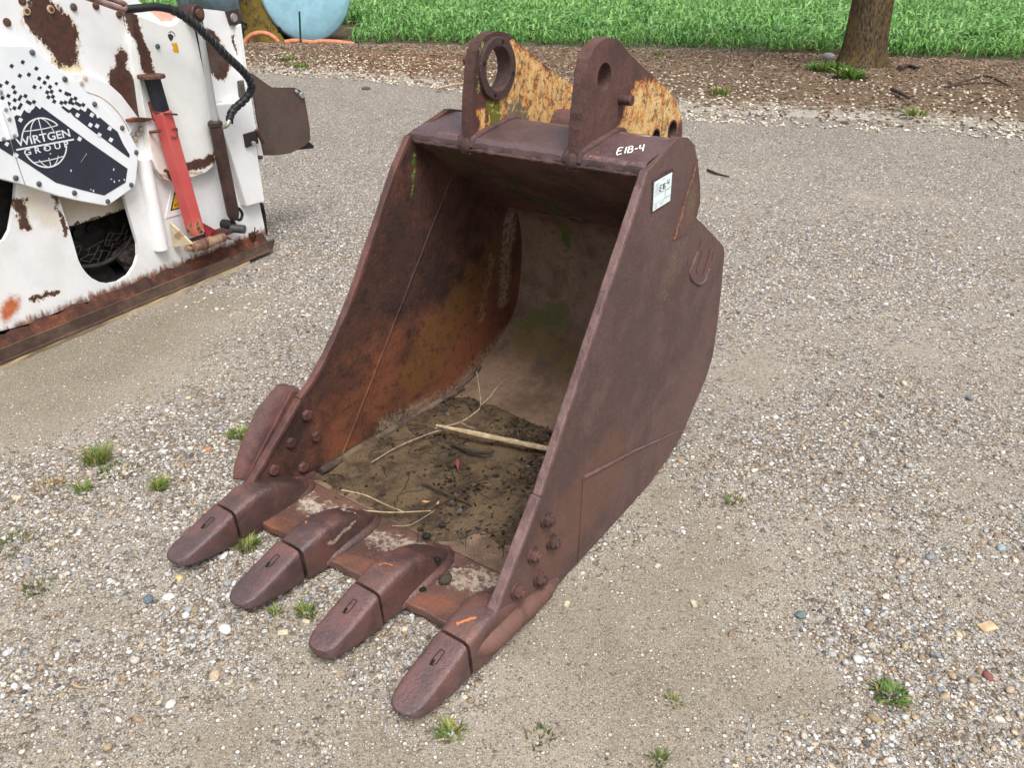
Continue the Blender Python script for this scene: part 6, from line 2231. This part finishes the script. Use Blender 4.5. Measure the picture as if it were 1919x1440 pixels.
mb.build('return_pipe', plain('pipe_pinkish', lin(150, 118, 110), .5, var=.2, sc=30, dirt=lin(90, 62, 54)), mach, smooth=60)
# --- right-hand box, brackets, clamp
NB_ = N0 + .05
mb = MB(); mb.prism(mpoly([(404, 196), (464, 188), (470, 205), (496, 378), (463, 387)], NB_), lambda a, b, t: (a, t, b), N0 - .002, NB_); mb.build('step_cover', WH2, mach, bevel=.006)
mb = MB(); mb.prism(mpoly([(445, 48), (452, 44), (462, 120), (478, 230), (496, 300), (492, 304), (486, 300), (470, 215), (458, 145)], N0 + .03), lambda a, b, t: (a, t, b), N0 - .002, N0 + .03); mb.build('edge_strip', WH2, mach, bevel=.003)
mb = MB(); mb.prism(mpoly([zr(*p, 220) for p in ((1315, 130), (1455, 95), (1485, 280), (1370, 305))], N0 + .02), lambda a, b, t: (a, t, b), N0 - .002, N0 + .02); br = mb.build('bracket', BRN, mach, bevel=.003)
a = m3(zr(1410, 210, 220), N0 + .03); mb = MB(); mb.tube([(a.x, N0 + .018, a.z), (a.x, N0 + .022, a.z), (a.x, N0 + .03, a.z)], [.026, .02, .02], 16); mb.build('bolt', SILV, br, smooth=40)
mb = MB(); mb.tube([tuple(m3(zr(*p, 220), N0 + .02)) for p in spline([(1490, 270), (1530, 280), (1545, 320), (1520, 350), (1480, 340), (1475, 310)], 4)], .008, 8); mb.build('hose_clamp', BLK, mach, smooth=60)
mb = MB(); mb.prism(mpoly([(460, 252), (482, 245), (486, 268), (464, 277)], NB_ + .02), lambda a, b, t: (a, t, b), NB_ - .02, NB_ + .018); br = mb.build('latch', plain('latch_dark', lin(44, 36, 34), .6, var=.2), mach, bevel=.003)
a = m3((474, 268.5), NB_ + .02); mb = MB(); mb.cyl((a.x, NB_ + .015, a.z), (a.x, NB_ + .034, a.z), .014, 14); mb.build('bolt', SILV, br, bevel=.002, smooth=40)
mb = MB(); a, b = m3((481, 243), NB_ + .02), m3((494, 268), NB_ + .02); mb.cyl(tuple(a), tuple(b), .014, 12); mb.build('latch_pin', BRN, br, smooth=40)
mb = MB(); mb.prism(mpoly([(449, 152), (465, 148), (468, 170), (470, 188), (463, 190), (452, 182)], N0 + .02), lambda a, b, t: (a, t, b), N0 - .01, N0 + .02); mb.build('rubber_pad', plain('pad_grey', lin(86, 80, 74), .8, var=.2), mach, bevel=.004)
a = m3((491, 295), N0 + .05); mb = MB(); mb.cyl((a.x, N0, a.z), (a.x, N0 + .05, a.z), .012, 12); mb.build('bolt', RUSTB, mach, bevel=.002, smooth=40)
mb = MB(); mb.prism(mpoly([(484, 382), (493, 380), (496, 440), (502, 442), (498, 400)], N0 - .02), lambda a, b, t: (a, t, b), N0 - .08, N0 - .02); mb.build('rubber_edge', BLK, mach)
mb = MB(); a = m3((472, 437), N0 + .02)
for k in range(5): mb.tube([tuple(a + Vector((0, .02, 0))), tuple(a + Vector((.03 * math.cos(k * 1.3 + .4), .03, .03 * math.sin(k * 1.3 + .4) + .01)))], .004, 5)
mb.box((a.x, N0 + .02, a.z - .02), .03, .03, .04); mb.build('broken_bracket', RUSTD, mach)
# --- flap plate sticking out behind the machine
NF = N0 - .05
fl = [zr(*p, 400, 0, 6.854) for p in ((500, 940), (750, 1120), (1040, 1122), (1110, 1150), (1150, 1200), (1170, 1230))]
fl = [(470, 137)] + fl + [(580.5, 236), (582, 262), (572, 273), (545, 287), (520, 291), (496, 291), (482, 220)]
mb = MB(); mb.prism(resample(mpoly(fl, NF), .03), lambda a, b, t: (a, t, b), NF - .012, NF); fo = mb.build('rear_flap', PLATE, mach, bevel=.002); fo['label'] = 'dark brown flap plate standing out behind the machine'
for q, r_ in ((zr(1058, 1172, 400, 0, 6.854), .012), (zr(1125, 1220, 400, 0, 6.854), .02)):
    a = m3(q, NF); mb = MB(); mb.cyl((a.x, NF - .001, a.z), (a.x, NF + .012, a.z), r_, 14); mb.build('bolt', SILV, fo, bevel=.002, smooth=40)
mb = MB(); mb.prism(mpoly([(553, 281), (577, 265), (586, 272), (586, 278), (570, 279)], NF - .03), lambda a, b, t: (a, t, b), NF - .05, NF - .02); mb.build('flap_foot', BLK, fo, bevel=.003)
# --- bottom ledge, rail and the plank under it
mb = MB()
for i in range(60):
    pass
ud = np.linspace(-.02, 3.15, 80)
rings = []
for i, u in enumerate(ud):
    z_ = .062 + .006 * math.sin(i * 1.7) + .004 * math.sin(i * 3.9)
    rings.append([(u, N0 + .012, .03), (u, -.05, .03), (u, -.05, z_ - .004), (u, N0 + .012, z_ + .062 + .012 * math.sin(i * .9) * math.sin(i * 2.2))])
mb = MB(); mb.loft([list(reversed(r_)) for r_ in rings]); mb.build('rusty_ledge', RUSTD, mach)
rt = [(-.06, .080), (.26, .082), (.262, .072), (.32, .070), (.325, .081), (3.2, .088), (3.2, .018), (-.025, .018)]
mb = MB(); mb.prism(resample(rt, .05, .0012), lambda a, b, t: (a, t, b), -.05, -.036); mb.build('skid_rail', STEEL, mach, bevel=.002)
mb = MB(); mb.box((1.6, -.058, .024), 3.2, .06, .014); mb.build('skid_flange', STEEL, mach, bevel=.003)
pk = empty('support_plank', tuple(MO + MU * .19), math.atan2(MU[1], MU[0]))
tag(pk, 'weathered pale plank lying under the milling machine skid', 'plank')
rings = []
for i, u in enumerate(np.linspace(0, 2.9, 60)):
    j = .003 * math.sin(i * 1.9) + .002 * math.sin(i * 4.7)
    rings.append([(u, -.20, -.01), (u, -.030 + j, -.01), (u, -.030 + j, .012 + .3 * j), (u, -.034, .0172), (u, -.20, .0172)])
mb = MB(); mb.loft([list(reversed(r_)) for r_ in rings])
gw = G('plank_wood'); n1 = gw.noise(14, 5, .6, gw.vec((.12, 1, 1))); n2 = gw.noise(90, 4, .6, gw.vec((.1, 1, 1)))
mb.build('board', gw.done(gw.mix(gw.step(n1, .4, .65), lin(126, 108, 86), gw.mix(gw.step(n2, .4, .6), lin(170, 150, 120), lin(190, 168, 132))), .85), pk)
